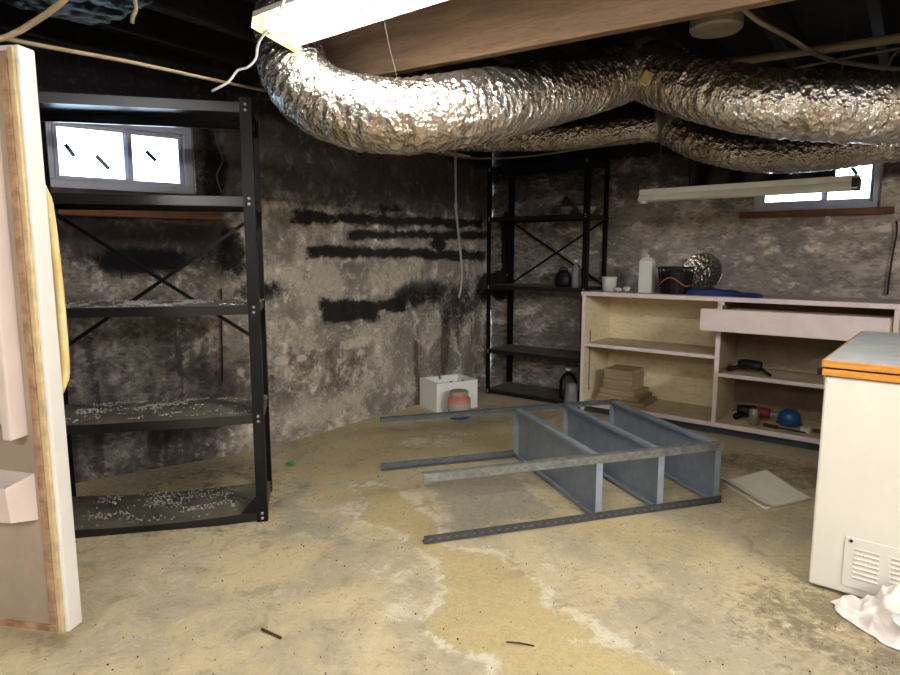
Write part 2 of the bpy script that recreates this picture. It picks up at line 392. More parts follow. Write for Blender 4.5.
# ------------------------------------------------------------------ the setting
def poly_white(X, Y, poly, w=.05): return np.exp(-(sdpoly(X, Y, poly) / w) ** 2)
xs = span(-2.0, 3.0, .025, -5.2, 6.4, .3); ys = span(1.3, 6.2, .025, -2.6, 7.2, .3)
X, Y = np.meshgrid(xs, ys, indexing='ij')
Xw = X + .34 * (fbm(X * 4, Y * 4, 5) - .5); Yw = Y + .34 * (fbm(X * 3 + 50, Y * 3 + 20, 4) - .5)
yel1 = [(-0.5, 3.34), (-0.16, 3.19), (-0.05, 2.7), (0.19, 2.44), (0.39, 2.04), (0.46, 1.9), (0.76, 1.74), (0.95, 1.5), (0.15, 1.5), (0.11, 1.76), (-0.01, 1.99), (0.01, 2.34), (-0.22, 2.6), (-0.48, 2.81)]
yel2 = [(-1.1, 3.4), (-0.82, 4.1), (-0.52, 4.5), (0.6, 4.5), (0.53, 3.68), (-0.18, 3.6), (-0.3, 3.2), (-0.43, 2.9), (-0.84, 2.9)]
yel3 = [(0.52, 2.81), (0.79, 2.42), (1.12, 2.42), (1.24, 2.7), (0.92, 2.87)]
gr1 = [(-0.08, 3.37), (0.41, 3.5), (0.53, 2.87), (0.23, 2.72), (-0.02, 2.68)]
gr2 = [(-0.95, 3.5), (-0.7, 3.3), (-0.45, 2.6), (-0.5, 2.42), (-0.9, 2.6)]
gr3 = [(.5, 2.4), (.9, 2.1), (1.2, 1.6), (.9, 1.75), (.5, 2.0), (.3, 2.3)]
wh1 = [(-0.83, 2.19), (-0.64, 2.19), (-0.58, 2.12), (-0.76, 2.09)]
wh2 = [(-0.37, 4.1), (0.0, 4.34), (0.14, 4.22), (-0.07, 3.98), (-0.32, 3.78)]
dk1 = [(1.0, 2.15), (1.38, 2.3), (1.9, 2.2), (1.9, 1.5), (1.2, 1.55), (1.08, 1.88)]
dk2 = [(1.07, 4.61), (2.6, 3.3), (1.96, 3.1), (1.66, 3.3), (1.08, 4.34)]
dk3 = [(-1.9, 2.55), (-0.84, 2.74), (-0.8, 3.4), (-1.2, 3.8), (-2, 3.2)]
ins = lambda p, w: sstep(sdpoly(Xw, Yw, p), -w, w)
a_y = np.maximum.reduce([ins(yel1, .12), .62 * ins(yel2, .25), .6 * ins(yel3, .15), .35 * ins([(-1.2, 2.7), (-.3, 2.7), (-.2, 1.4), (-1.2, 1.4)], .3)])
a_g = np.maximum.reduce([.85 * ins(gr1, .12), .7 * ins(gr2, .15), .5 * ins(gr3, .2)]); a_y = a_y * (1 - .8 * ins(gr1, .1))
a_w = np.maximum.reduce([1.05 * poly_white(Xw, Yw, yel1, .04), .85 * ins(wh1, .05), .8 * ins(wh2, .12), .75 * poly_white(Xw, Yw, gr1, .045), .75 * ins([(-.75, 3.0), (-.55, 3.15), (-.35, 2.75), (-.5, 2.6)], .1), .7 * ins([(-.4, 2.5), (-.05, 2.35), (-.1, 1.9), (-.3, 2.1)], .1), .6 * ins([(.25, 2.5), (.5, 2.6), (.6, 2.3), (.42, 2.2)], .08)])
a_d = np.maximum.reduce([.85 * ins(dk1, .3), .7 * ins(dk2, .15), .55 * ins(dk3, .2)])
floor = struct(grid_mesh('floor', xs, ys, lambda X, Y: np.stack([X, Y, -.004 * sstep(fbm(X * 1.1, Y * 1.1, 3), .3, .8)], -1), M_floor, dict(yellow=a_y, grey=a_g, white=a_w, dark=a_d)))

CEIL = 2.52; WH = 2.54
W0 = np.array([-1.163, 3.942]); d1 = np.array([math.sin(math.radians(54)), math.cos(math.radians(54))]); d2 = np.array([math.sin(math.radians(36.52)), math.cos(math.radians(36.52))])
n1 = np.array([d1[1], -d1[0]]); n2 = np.array([d2[1], -d2[0]])          # towards the room
def add_reveal(o, ring, dvec, mat):
    """sides of a window opening, joined to the wall object"""
    me = o.data; bm = B(); bm.from_mesh(me)
    a = [bm.verts.new(p) for p in ring]; b = [bm.verts.new(Vector(p) + Vector(dvec)) for p in ring]
    for i in range(4): bm.faces.new((a[i], a[(i + 1) % 4], b[(i + 1) % 4], b[i]))
    bm.to_mesh(me); bm.free()
def wallL_pos(S, Z):
    base = np.where((S < 0)[..., None], W0 + S[..., None] * d1, W0 + S[..., None] * d2)
    nn = np.where((S < 0)[..., None], n1, n2)
    k = .03 * (fbm(S * 2.1, Z * 2.1, 4) - .5) + .012 * (fbm(S * 9, Z * 9 + 7, 3) - .5) + .025 * sstep(S, .97, 1.0) * (Z < 2.6)
    k = k * np.where((S < -.3) & (S > -1.25) & (Z > 1.5) & (Z < 2.1), 0.1, 1)
    p = base + nn * k[..., None]
    return np.concatenate([p, Z[..., None]], -1)
WS = (-1.135, -.40, 1.60, 1.985)
ss = np.unique(np.concatenate([span(-1.9, 2.589, .022, -4.3, 2.589, .3), [WS[0], WS[1], 0.0]])); zs = np.unique(np.concatenate([np.arange(-.05, WH, .022), [WH, WS[2], WS[3]]]))
S, Z = np.meshgrid(ss, zs, indexing='ij')
soot = np.maximum.reduce([.95 * sstep(Z + .25 * (fbm(S * 2, Z, 3) - .5), 1.40, 1.68), sstep(Z, 1.85, 2.05),
    .95 * sstep(-S, .12, .3) * sstep(Z + .2 * (fbm(S * 4, Z * 4, 3) - .5), .95, 1.35), .68 * sstep(-S, .1, .5) * (1 - sstep(Z, .9, 1.3)),
    .85 * blob(S, Z, 1.6, .93, .45, .12), .75 * blob(S, Z, 2.0, .8, .4, .22), .75 * blob(S, Z, -.6, .4, .8, .35), .4 * sstep(S, 2.2, 2.58) * sstep(Z, .5, 1.2)])
tar = np.maximum.reduce([stroke(S, Z, .22, 1.50, 2.42, 1.535, .04, 1.), stroke(S, Z, .72, 1.40, 2.55, 1.435, .036, 2.), stroke(S, Z, .34, 1.275, 2.5, 1.245, .044, 3.),
    stroke(S, Z, .43, .86, 1.02, .82, .085, 4.), stroke(S, Z, 1.0, .86, 1.35, .85, .05, 5.), stroke(S, Z, 1.05, 1.605, 1.28, 1.615, .022, 6.), blob(S, Z, 1.76, 1.34, .15, .07, .6),
    .8 * blob(S, Z, 2.5, .93, .2, .2, .7), .65 * blob(S, Z, 1.5, .9, .5, .1, .7), .5 * blob(S, Z, 2.0, .78, .4, .2, .7), .85 * blob(S, Z, -.67, 1.22, .36, .1, .7), .8 * blob(S, Z, -.04, 1.03, .17, .1, .7), .75 * blob(S, Z, -.2, 1.28, .12, .2, .7),
    .8 * blob(S, Z, -.75, 1.49, .5, .06, .6), .8 * blob(S, Z, -.3, 1.75, .1, .3, .7), .75 * sstep(Z + .1 * (fbm(S * 3, Z * 3, 3) - .5), 1.98, 2.12)])
drip = sstep(fbm(S * 22, Z * 1.2, 4), .46, .66)
rust = np.maximum.reduce([.9 * drip * sstep(-S, .15, .5) * (1 - sstep(Z, .75, .95)), .8 * drip * sstep(S, 1.1, 1.5) * (1 - sstep(Z, .5, .9)), .45 * blob(S, Z, .5, .45, .6, .25)])
white = np.maximum.reduce([1.25 * blob(S, Z, .10, .56, .07, .035, .3), 1.2 * blob(S, Z, .27, .555, .05, .035, .3), 1.15 * blob(S, Z, .34, .62, .06, .025, .3), 1.15 * blob(S, Z, .81, .61, .16, .05, .4), 1.1 * blob(S, Z, .27, .455, .04, .02, .3), 1.1 * blob(S, Z, .6, .49, .05, .02, .3), .95 * blob(S, Z, 1.25, 1.03, .12, .06, .5), .8 * blob(S, Z, .16, .46, .1, .07, .4), .75 * blob(S, Z, .4, .42, .12, .05, .4), .8 * blob(S, Z, .8, .6, .2, .06, .4), .75 * blob(S, Z, .35, .66, .18, .08, .5), .7 * blob(S, Z, .3, 1.05, .7, .16), .72 * blob(S, Z, 1.25, 1.08, .4, .13), .6 * blob(S, Z, .9, .7, .9, .1),
    .62 * blob(S, Z, .45, .18, .7, .14), .5 * blob(S, Z, -.75, .95, .3, .15), .45 * blob(S, Z, 1.2, .45, .3, .25)]) * (1 - np.clip(tar, 0, 1))
wl = struct(grid_mesh('wall_left', ss, zs, wallL_pos, M_wallL, dict(soot=soot, tar=tar, rust=rust, white=white),
    skip=lambda a, b: (a > WS[0]) & (a < WS[1]) & (b > WS[2]) & (b < WS[3])))
def PL(s, z, off=0.0):
    p = (W0 + s * d1 + n1 * off) if s < 0 else (W0 + s * d2 + n2 * off); return (float(p[0]), float(p[1]), z)
add_reveal(wl, [PL(WS[0], WS[2], .0), PL(WS[1], WS[2], .0), PL(WS[1], WS[3], .0), PL(WS[0], WS[3], .0)], (-n1[0] * .22, -n1[1] * .22, 0), M_wallL)

P0 = np.array([1.051, 4.89]); PW = P0 + v * .5
CR = np.array([.378, 6.023]); tc0 = float((CR - PW) @ u)
nr = -v
def wallR_pos(T, Z):
    k = .03 * (fbm(T * 1.5 + 9, Z * 4, 4) - .5) + .014 * (fbm(T * 5, Z * 14, 3) - .5)
    k = k * np.where((T > .95) & (T < 2.05) & (Z > 1.45) & (Z < 2.1), .1, 1)
    p = PW + T[..., None] * u + nr * k[..., None]
    return np.concatenate([p, Z[..., None]], -1)
def PR(t, z, off=0.0):
    p = PW + t * u + nr * off; return (float(p[0]), float(p[1]), z)
WR = (1.09, 1.86, 1.565, 1.945)
ts = np.unique(np.concatenate([span(tc0, 2.6, .022, tc0, 5.2, .3), [WR[0], WR[1]]])); zr = np.unique(np.concatenate([np.arange(-.05, WH, .022), [WH, WR[2], WR[3]]]))
T, Zr = np.meshgrid(ts, zr, indexing='ij')
sootR = np.maximum.reduce([.8 * sstep(Zr + .2 * (fbm(T * 3, Zr * 3, 3) - .5), 1.55, 1.85), sstep(Zr, 1.95, 2.1), .55 * sstep(-T, -.3, .6) * sstep(Zr, .6, 1.4), .5 * sstep(-T, .2, .9)])
tarR = np.maximum.reduce([.9 * blob(T, Zr, -1.03, 1.35, .07, .42, .3), .9 * blob(T, Zr, -1.1, .95, .2, .14, .3), .5 * blob(T, Zr, -.35, 1.05, .5, .06, .4), .8 * sstep(Zr + .1 * (fbm(T * 3, Zr * 3, 3) - .5), 1.9, 2.08), .6 * sstep(-T, -.6, .3) * sstep(Zr, 1.75, 2.0)])
whR = np.maximum.reduce([.42 * blob(T, Zr, 1.5, 1.38, .3, .08), .55 * blob(T, Zr, 1.15, 1.03, .06, .05), .4 * blob(T, Zr, .6, 1.3, .5, .2), .35 * blob(T, Zr, -.4, .75, .4, .2)])
wr = struct(grid_mesh('wall_right', ts, zr, wallR_pos, M_wallR, dict(soot=sootR, tar=tarR, rust=.3 * fbm(T * 3, Zr * 3, 3), white=whR),
    skip=lambda a, b: (a > WR[0]) & (a < WR[1]) & (b > WR[2]) & (b < WR[3])))
add_reveal(wr, [PR(WR[0], WR[2]), PR(WR[1], WR[2]), PR(WR[1], WR[3]), PR(WR[0], WR[3])], (v[0] * .22, v[1] * .22, 0), M_wallR)
pe = W0 - 4.3 * d1; pr = PW + 5.2 * u
def plainwall(name, a, b):
    bm = B(); bar(bm, (a[0], a[1], WH / 2 - .02), (b[0], b[1], WH / 2 - .02), .12, WH + .06); struct(obj(name, bm, M_wallX))
plainwall('wall_back', (pe[0], -2.5), (pr[0], -2.5))
plainwall('wall_west', (pe[0], pe[1] + .05), (pe[0], -2.5)); plainwall('wall_east', (pr[0], pr[1] + .05), (pr[0], -2.5))
cm = B(); ol = [PL(-4.3, 0, -.1)[:2], PL(-.001, 0, -.1)[:2], (CR[0] - .02, CR[1] + .14), PR(5.2, 0, -.1)[:2], (pr[0] + .05, -2.55), (pe[0] - .05, -2.55)]
lo_ = [cm.verts.new((x_, y_, CEIL)) for x_, y_ in ol]; hi_ = [cm.verts.new((x_, y_, CEIL + .05)) for x_, y_ in ol]; cm.faces.new(lo_); cm.faces.new(hi_[::-1])
for i_ in range(6): cm.faces.new((lo_[i_], lo_[(i_ + 1) % 6], hi_[(i_ + 1) % 6], hi_[i_]))
ceil = struct(obj('ceiling', cm, M_subfloor))
# girder and joists; local frame of the room is turned by R53
cen = np.array([-.435, 2.70])
def RU(a, b): p = cen + a * u + b * v; return (float(p[0]), float(p[1]))
gd = bx('girder', M_beam, ceil, -.28, 3.4, -.045, 0, 2.0, 2.32, bev=.004, loc=(-.442, 2.867, 0), rotz=math.atan2(-.882, 1.437))
gd['label'] = 'thick brown wooden girder'
j0 = None
for i in range(15):
    a = -2.9 + i * .42; y0, y1 = -4.2, 3.1
    if a < -1.4: y1 = 1.6
    if a < -2.2: y1 = .9
    m = B(); box(m, -.025, .025, y0, y1, 2.32, CEIL - .001, .003)
    p = RU(a, 0); obj('joist', m, M_joist, ceil, loc=(p[0], p[1], 0), rotz=R53)

def window(name, pos, dirv, nout, s0, s1, z0, z1, rot, split, stk):
    """slider window: local x along the wall, y outwards"""
    root = bpy.data.objects.new(name, None); root.location = pos; root.rotation_euler = (0, 0, rot); link(root); struct(root)
    w = s1 - s0; h = z1 - z0; y0, y1 = .03, .10; fw = .045
    fr = B(); box(fr, 0, w, y0, y1, 0, fw, .004); box(fr, 0, w, y0, y1, h - fw, h, .004); box(fr, 0, fw, y0, y1, fw, h - fw, .004); box(fr, w - fw, w, y0, y1, fw, h - fw, .004)
    obj('window_frame', fr, M_vinyl, root)
    for k, (a, b, yy) in enumerate(((fw, split + .02, .045), (split - .02, w - fw, .07))):
        s = B(); sw = .022
        box(s, a, b, yy, yy + .022, fw, fw + sw, .003); box(s, a, b, yy, yy + .022, h - fw - sw, h - fw, .003); box(s, a, a + sw, yy, yy + .022, fw + sw, h - fw - sw, .003); box(s, b - sw, b, yy, yy + .022, fw + sw, h - fw - sw, .003)
        sash = obj('window_sash', s, M_vinyl, root)
        obj('pane', box(B(), a + sw, b - sw, yy + .009, yy + .013, fw + sw, h - fw - sw), M_glass, sash)
    for (x, z, l, a) in stk:
        m = B(); box(m, -l / 2, l / 2, .03, .032, -.011, .011); o = obj('sticker', m, M_sticker, root); o.location = (x, .02 if x < split else .045, z); o.rotation_euler = (0, a, 0)
    return root
rot1 = math.atan2(d1[1], d1[0])
p = PL(WS[0], WS[2]); window('window_1', p, d1, None, WS[0], WS[1], WS[2], WS[3], rot1, .40, [(.12, .20, .07, 1.0), (.27, .15, .09, .85), (.52, .21, .07, .8)])
p = PR(WR[0], WR[2]); window('window_2', p, u, None, WR[0], WR[1], WR[2], WR[3], R53, .44, [(.6, .26, .08, 1.0)])
# wooden sills
m = B(); box(m, 0, .82, -.05, .03, -.11, -.03, .004); struct(obj('trim_1', m, M_sill, None, loc=(PL(-1.1, 1.575)[0], PL(-1.1, 1.575)[1], 1.565), rotz=rot1))
m = B(); box(m, 0, .93, -.05, .03, -.045, 0, .004); struct(obj('trim_2', m, M_sill, None, loc=(PR(1.01, 1.5)[0], PR(1.01, 1.5)[1], 1.562), rotz=R53))

# ------------------------------------------------------------------ shelving units
def angle_post(sx, sy, h, a, th=.004, pitch=.05):
    """L-section post at the origin corner, legs towards +x*sx, +y*sy, with punched slots"""
    bm = B(); r = lambda p, q: (min(p, q), max(p, q))
    x0, x1 = r(0, sx * a); y0, y1 = r(0, sy * th); box(bm, x0, x1, y0, y1, 0, h)
    x0, x1 = r(0, sx * th); y0, y1 = r(sy * th, sy * a); box(bm, x0, x1, y0, y1, 0, h)
    for k in range(int((h - .04) / pitch)):
        z = .03 + k * pitch; e = .0007
        for yy in (-sy * e, sy * (th + e)):
            f = bm.faces.new([bm.verts.new((sx * (a * .5 + i * .0035), yy, z + j * .007)) for i, j in ((-1, -1), (1, -1), (1, 1), (-1, 1))]); f.material_index = 1
        for xx in (-sx * e, sx * (th + e)):
            f = bm.faces.new([bm.verts.new((xx, sy * (a * .5 + i * .0035), z + j * .007)) for i, j in ((-1, -1), (1, -1), (1, 1), (-1, 1))]); f.material_index = 1
    me = bpy.data.meshes.new('post'); bm.to_mesh(me); bm.free(); return me
def shelf_pan(w, d, lip, sag=0.0):
    """folded steel pan: top sheet, four lips with a return edge"""
    bm = B(); t = .003; n = 12
    def zz(x): return -sag * math.sin(math.pi * x / w)
    for i in range(n):
        xa, xb = w * i / n, w * (i + 1) / n
        M = Matrix.Identity(4); sh = (zz(xb) - zz(xa)) / (xb - xa)
        M[2][0] = sh; M[2][3] = zz(xa) - sh * xa
        box(bm, xa, xb, 0, d, -t, 0, M=M); box(bm, xa, xb, 0, t, -lip, -t, M=M); box(bm, xa, xb, d - t, d, -lip, -t, M=M)
        box(bm, xa, xb, t, .016, -lip, -lip + t, M=M); box(bm, xa, xb, d - .016, d - t, -lip, -lip + t, M=M)
    box(bm, 0, t, t, d - t, -lip, -t); box(bm, w - t, w, t, d - t, -lip, -t)
    bmesh.ops.remove_doubles(bm, verts=bm.verts, dist=1e-5)
    me = bpy.data.meshes.new('shelf'); bmesh.ops.recalc_face_normals(bm, faces=bm.faces); bm.to_mesh(me); bm.free(); return me
def bolt_mesh():
    bm = B(); lathe(bm, [(0, .0), (.007, .0), (.007, .003), (.004, .006), (0, .006)], 8)
    me = bpy.data.meshes.new('bolt'); bm.to_mesh(me); bm.free(); me.materials.append(M_bolt); return me
ME_BOLT = bolt_mesh()
def unit(root, w, d, h, zs, a, lip, mp, ms, braces, pitch=.05, sags=None, post_mats=None):
    k = 0
    for (x, sx) in ((0, 1), (w, -1)):
        for (y, sy) in ((0, 1), (d, -1)):
            me = angle_post(sx, sy, h, a, pitch=pitch); pm = post_mats[k] if post_mats else mp; k += 1
            me.materials.append(pm); me.materials.append(M_hole if pm is M_black else M_hole2)
            o = bpy.data.objects.new('post', me); o.location = (x, y, 0); link(o, root)
    me0 = None
    for i, z in enumerate(zs):
        if sags and sags[i]: me = shelf_pan(w - .012, d - .012, lip, sags[i]); me.materials.append(ms)
        else:
            if me0 is None: me0 = shelf_pan(w - .012, d - .012, lip); me0.materials.append(ms)
            me = me0
        s = bpy.data.objects.new('shelf', me); s.location = (.006, .006, z); link(s, root)
        for bxp in (a * .5, w - a * .5):
            for dz in (-.008, -lip + .01):
                b = bpy.data.objects.new('bolt', ME_BOLT); b.location = (bxp, -.0005, z + dz); b.rotation_euler = (math.pi / 2, 0, 0); link(b, root)
    for (x0, z0, x1, z1) in braces:
        m = B(); bar(m, (x0, d + .004 + (.004 if x1 < x0 else 0), z0), (x1, d + .004 + (.004 if x1 < x0 else 0), z1), .003, .018, up=(0, .0, 1) if 0 else (-(z1 - z0), 0, x1 - x0))
        obj('cross_brace', m, mp, root)
def flakes(name, label, cat, root_m, x0, x1, y0, y1, z, n, mat, smin, smax, seed, group=None, dens=None):
    rn = random.Random(seed); bm = B()
    for i in range(n):
        x = rn.uniform(x0, x1); y = rn.uniform(y0, y1)
        if dens and rn.random() > dens(x, y): continue
        s = rn.uniform(smin, smax); k = rn.randint(4, 6); a0 = rn.random() * 6; h = rn.uniform(.001, .004); tl = rn.uniform(-.25, .25)
        top = []; bot = []
        for j in range(k):
            r = s * rn.uniform(.55, 1.1); a = a0 + j * 2 * math.pi / k; px, py = x + r * math.cos(a), y + r * math.sin(a); zz = z + .0006 + abs(tl) * (r * math.cos(a - a0) + s * 1.1)
            top.append(bm.verts.new(root_m @ Vector((px, py, zz + h)))); bot.append(bm.verts.new(root_m @ Vector((px, py, zz))))
        bm.faces.new(top); bm.faces.new(bot[::-1])
        for j in range(k): bm.faces.new((bot[j], bot[(j + 1) % k], top[(j + 1) % k], top[j]))
    o = obj(name, bm, mat); tag(o, label, cat, group); stuff(o); return o

def clump(x, y, sd): return float(sstep(fbm(np.array(x * 9 + sd * 7), np.array(y * 13), 3), .42, .62)) + .05
# tall black unit in front of the left window
e1 = np.array([math.cos(math.radians(13)), math.sin(math.radians(13))]); rotS = math.atan2(e1[1], e1[0])
oS = np.array([-.862, 2.796]) - e1 * 1.0
SH = thing('shelving_unit', 'tall black steel shelving unit with flaking paint before the left window', 'shelving', (oS[0], oS[1], 0), rotS)
SW, SD = 1.0, .42; SZ = (1.905, 1.505, 1.025, .52, .05)
unit(SH, SW, SD, 1.925, SZ, .05, .042, M_black, M_pan, [(.02, 1.47, SW, .78), (SW, 1.47, .02, .78)], sags=(0, 0, 0, .006, .02))
m = B()
for z, sg in ((.09, -1), (.13, -1)):
    pass
gus = bmesh.new(); q = [gus.verts.new(c) for c in ((SW - .05, -.002, .05), (SW - .12, -.002, .05), (SW - .05, -.002, .13))]; f = gus.faces.new(q)
r = bmesh.ops.extrude_face_region(gus, geom=[f]); bmesh.ops.translate(gus, verts=[x for x in r['geom'] if isinstance(x, bmesh.types.BMVert)], vec=(0, -.003, 0))
obj('gusset', gus, M_black, SH)
MS = Matrix.Translation((oS[0], oS[1], 0)) @ Matrix.Rotation(rotS, 4, 'Z')
flakes('paint_flakes', 'white paint flakes scattered on the middle shelf of the tall black unit', 'flakes', MS, .14, 1.0, .02, .40, SZ[2], 2600, M_flake, .0015, .007, 1, 'paint flakes', lambda x, y: clump(x, y, 1) * (1.0 if x < .66 else .35))
flakes('paint_flakes', 'pale paint flakes lying on the lower shelf of the tall black unit', 'flakes', MS, .14, 1.0, .03, .40, SZ[3], 2600, M_flake, .0015, .007, 2, 'paint flakes', lambda x, y: clump(x, y, 2) * (1.0 if x < .7 and y > .08 else .3))
flakes('paint_flakes', 'pale paint flakes on the bottom shelf of the tall black unit near the floor', 'flakes', MS, .14, 1.0, .03, .40, SZ[4] - .012, 1700, M_flake, .0015, .007, 3, 'paint flakes', lambda x, y: clump(x, y, 3) * (1.0 if y > .1 else .5))

# black unit in the far corner
p = P0 + u * -.965 + v * .075
FS = thing('shelving_unit', 'black steel shelving unit in the far corner left of the cabinet', 'shelving', (p[0], p[1], 0), R53)
FW, FD = .952, .395; FZ = (2.0, 1.575, .985, .41, .045)
unit(FS, FW, FD, 2.03, FZ, .042, .035, M_black, M_pan, [(.0, 1.56, FW, .98), (FW, 1.56, .0, .98)])
MFS = Matrix.Translation((p[0], p[1], 0)) @ Matrix.Rotation(R53, 4, 'Z')

# grey unit lying on its back on the floor
FA = Vector((-.113, 2.553, .003)); Lh = Vector((.956, .2945, 0)).normalized(); Wd = Vector((-Lh.y, Lh.x, 0))
FU = thing('shelving_unit', 'blue-grey steel shelving unit lying on its side across the floor', 'shelving')
FU.matrix_world = Matrix(((Wd.x, 0, Lh.x, FA.x), (Wd.y, 0, Lh.y, FA.y), (0, 1, 0, FA.z), (0, 0, 0, 1)))
unit(FU, 1.0, .315, 1.56, (.875, 1.215, 1.548), .037, .034, M_greypost, M_grey, [], pitch=.04, post_mats=(M_greydark, M_greypost, M_greymid, M_greymid))

# ------------------------------------------------------------------ cabinet
def CB(x, y, z=0):
    c, s = math.cos(R51), math.sin(R51); return (P0[0] + c * x - s * y, P0[1] + s * x + c * y, z)
CAB = thing('open_cabinet', 'long pinkish-white open-front cabinet with one pulled-out drawer by the wall', 'cabinet', (P0[0], P0[1], 0), R51)
CD = .465; CT = .967; CL = 2.03; bt = .022
bx('counter_top', M_pinktop, CAB, -.008, CL + .008, -.008, CD, CT - .03, CT, bev=.003)
bx('side_panel', M_cream, CAB, 0, bt, 0, CD, .0, CT - .03, bev=.002); bx('side_panel', M_cream, CAB, CL - bt, CL, 0, CD, 0, CT - .03, bev=.002)
bx('divider', M_cream, CAB, 1.02, 1.042, .003, CD - .012, .09, CT - .03)
bx('bottom_panel', M_dustwood, CAB, bt, CL - bt, .003, CD - .012, .062, .085)
bx('back_panel', M_cream, CAB, bt, 1.02, CD - .012, CD, .085, CT - .03); bx('back_panel', M_brown, CAB, 1.042, CL - bt, CD - .012, CD, .085, CT - .03)  # right bay back takes the brown of dirt plus painted-in shade
bx('shelf', M_dustwood, CAB, bt, 1.02, .006, CD - .014, .536, .556); bx('shelf', M_dustwood, CAB, 1.042, CL - bt, .006, CD - .014, .416, .436)
bx('side_lining', M_brown, CAB, 1.042, 1.046, .006, CD - .014, .436, CT - .03)
for a in ((-.003, CL + .003, -.012, 0, .055, .088), (-.003, .024, -.012, 0, .088, CT - .03), (1.016, 1.046, -.012, 0, .088, CT - .03), (CL - .024, CL + .003, -.012, 0, .088, CT - .03), (.024, 1.016, -.003, .005, .533, .559), (1.046, CL - .024, -.003, .005, .413, .439)):
    bx('edge_strip', M_pink, CAB, *a, bev=.002)
bx('front_edge', M_pink, CAB, -.01, CL + .01, -.016, -.008, CT - .032, CT - .001, bev=.002)
bx('kick_board', M_kick, CAB, .01, CL - .01, .03, .045, 0, .062)
for z0 in (.36, .6):
    bx('shelf_track', M_darkgap, CAB, bt, bt + .003, .09, .098, z0 - .2, z0 + .05)
DR = bpy.data.objects.new('drawer', None); DR.location = (0, -.14, 0); link(DR, CAB)
bx('drawer_front', M_pink, DR, .95, 2.0, -.02, 0, .745, .893, bev=.004)
bx('drawer_side', M_cream, DR, 1.06, 1.075, 0, .38, .76, .875); bx('drawer_side', M_cream, DR, 1.985, 2.0, 0, .38, .76, .875)
bx('drawer_back', M_cream, DR, 1.075, 1.985, .365, .38, .76, .875); bx('drawer_bottom', M_brown, DR, 1.075, 1.985, 0, .365, .757, .767)
m = B(); lathe(m, [(0, 0), (.012, 0), (.012, .02), (0, .02)], 10, (1.06, -.05, .915)); obj('catch', m, M_white, CAB)

# ------------------------------------------------------------------ chest freezer
FZP = (1.362, 2.215); FR = thing('chest_freezer', 'white chest freezer with orange woodgrain lid trim at the right', 'freezer', (FZP[0], FZP[1], 0), math.radians(-39.5))
fw_, fl_ = .70, 1.10
bx('body', M_enamel, FR, 0, fw_, 0, fl_, .014, .815, bev=.008)
bx('base_rail', M_darkgap, FR, .05, fw_ - .05, .05, fl_ - .05, 0, .014)
lid = bx('lid', M_lidtop, FR, -.006, fw_ + .006, -.008, fl_ + .006, .848, .876, bev=.006)
for a in ((-.010, fw_ + .01, -.014, -.008, .849, .874), (-.012, -.006, -.008, fl_ + .006, .849, .874), (fw_ + .006, fw_ + .012, -.008, fl_ + .006, .849, .874)): bx('woodgrain_trim', M_woodtrim, lid, *a, bev=.002)
for a in ((-.008, fw_ + .008, -.010, -.001, .818, .842), (-.008, -.001, -.001, fl_ + .004, .818, .842), (fw_ + .001, fw_ + .008, -.001, fl_ + .004, .818, .842)): bx('body_trim', M_woodtrim, FR, *a, bev=.002)
bx('lid_seal', M_darkgap, FR, .002, fw_ - .002, .002, fl_ - .002, .815, .848)
bx('lid_catch', M_blackp, FR, -.028, -.008, .015, .06, .812, .838, bev=.003)
gp = bx('access_panel', M_enamel, FR, .105, .62, -.004, 0, .045, .235, bev=.002)
for cx in (.135, .245, .355):
    for k in range(7):
        zc = .085 + k * .018; M = Matrix.Translation((cx + .04, -.005, zc)) @ Matrix.Rotation(.5, 4, 'X')
        obj('louver', box(B(), -.038, .038, -.002, .004, -.005, .005, .0015, M=M), M_slot, gp)
m = B(); lathe(m, [(0, 0), (.006, 0), (.006, .003), (0, .004)], 8); o = obj('screw', m, M_darkgap, gp); o.location = (.125, -.004, .222); o.rotation_euler = (math.pi / 2, 0, 0)

# ------------------------------------------------------------------ refrigerator with open door
hd = Vector((-.241, .043, 0)).normalized(); Fx = Vector((-1.223, 1.833, 0)); DWD = .60
hinge = Fx + hd * DWD; rotD = math.atan2(-hd.y, -hd.x)
RF = thing('refrigerator', 'white refrigerator with its door hanging open at the left edge', 'refrigerator', (hinge.x, hinge.y, 0), rotD)
body = B(); bw, bd, bh = .70, .64, 1.86
for a in ((-bd - .06, -.06, -bw, -bw + .04, .03, bh), (-bd - .06, -.06, -.05, -.01, .03, bh), (-bd - .06, -.06, -bw, -.01, .03, .09), (-bd - .06, -.06, -bw, -.01, bh - .05, bh), (-bd - .06, -bd, -bw, -.01, .03, bh)): box(body, *a)
obj('body', body, M_fridge, RF)
for z in (.5, .85, 1.2): bx('inner_shelf', M_liner, RF, -bd, -.1, -bw + .04, -.05, z, z + .01)
bx('foot', M_darkgap, RF, -bd, -.1, -bw + .03, -.05, 0, .03)
bx('hinge_bracket', M_steel, RF, -.08, .03, -.03, .03, .03, .05)
dz0, dz1 = .05, 1.842; th = .072
door = bx('door', M_fridge, RF, 0, DWD, .012, th, dz0, dz1, bev=.006)
bx('inner_panel', M_liner, door, .02, DWD - .05, .002, .013, dz0 + .03, dz1 - .04)
for a in ((DWD - .052, DWD - .028, -.004, .013, dz0 + .006, dz1 - .02), (.004, .03, -.004, .013, dz0 + .006, dz1 - .02), (.03, DWD - .052, -.004, .013, dz0 + .006, dz0 + .03), (.03, DWD - .052, -.004, .013, dz1 - .045, dz1 - .02)): bx('gasket', M_gasket, door, *a, bev=.003)
for a in ((DWD - .028, DWD - .010, .001, .013, dz0 + .004, dz1 - .01), (.03, DWD - .05, .001, .013, dz0, dz0 + .006)): bx('gasket_lip', M_gasket2, door, *a, bev=.002)
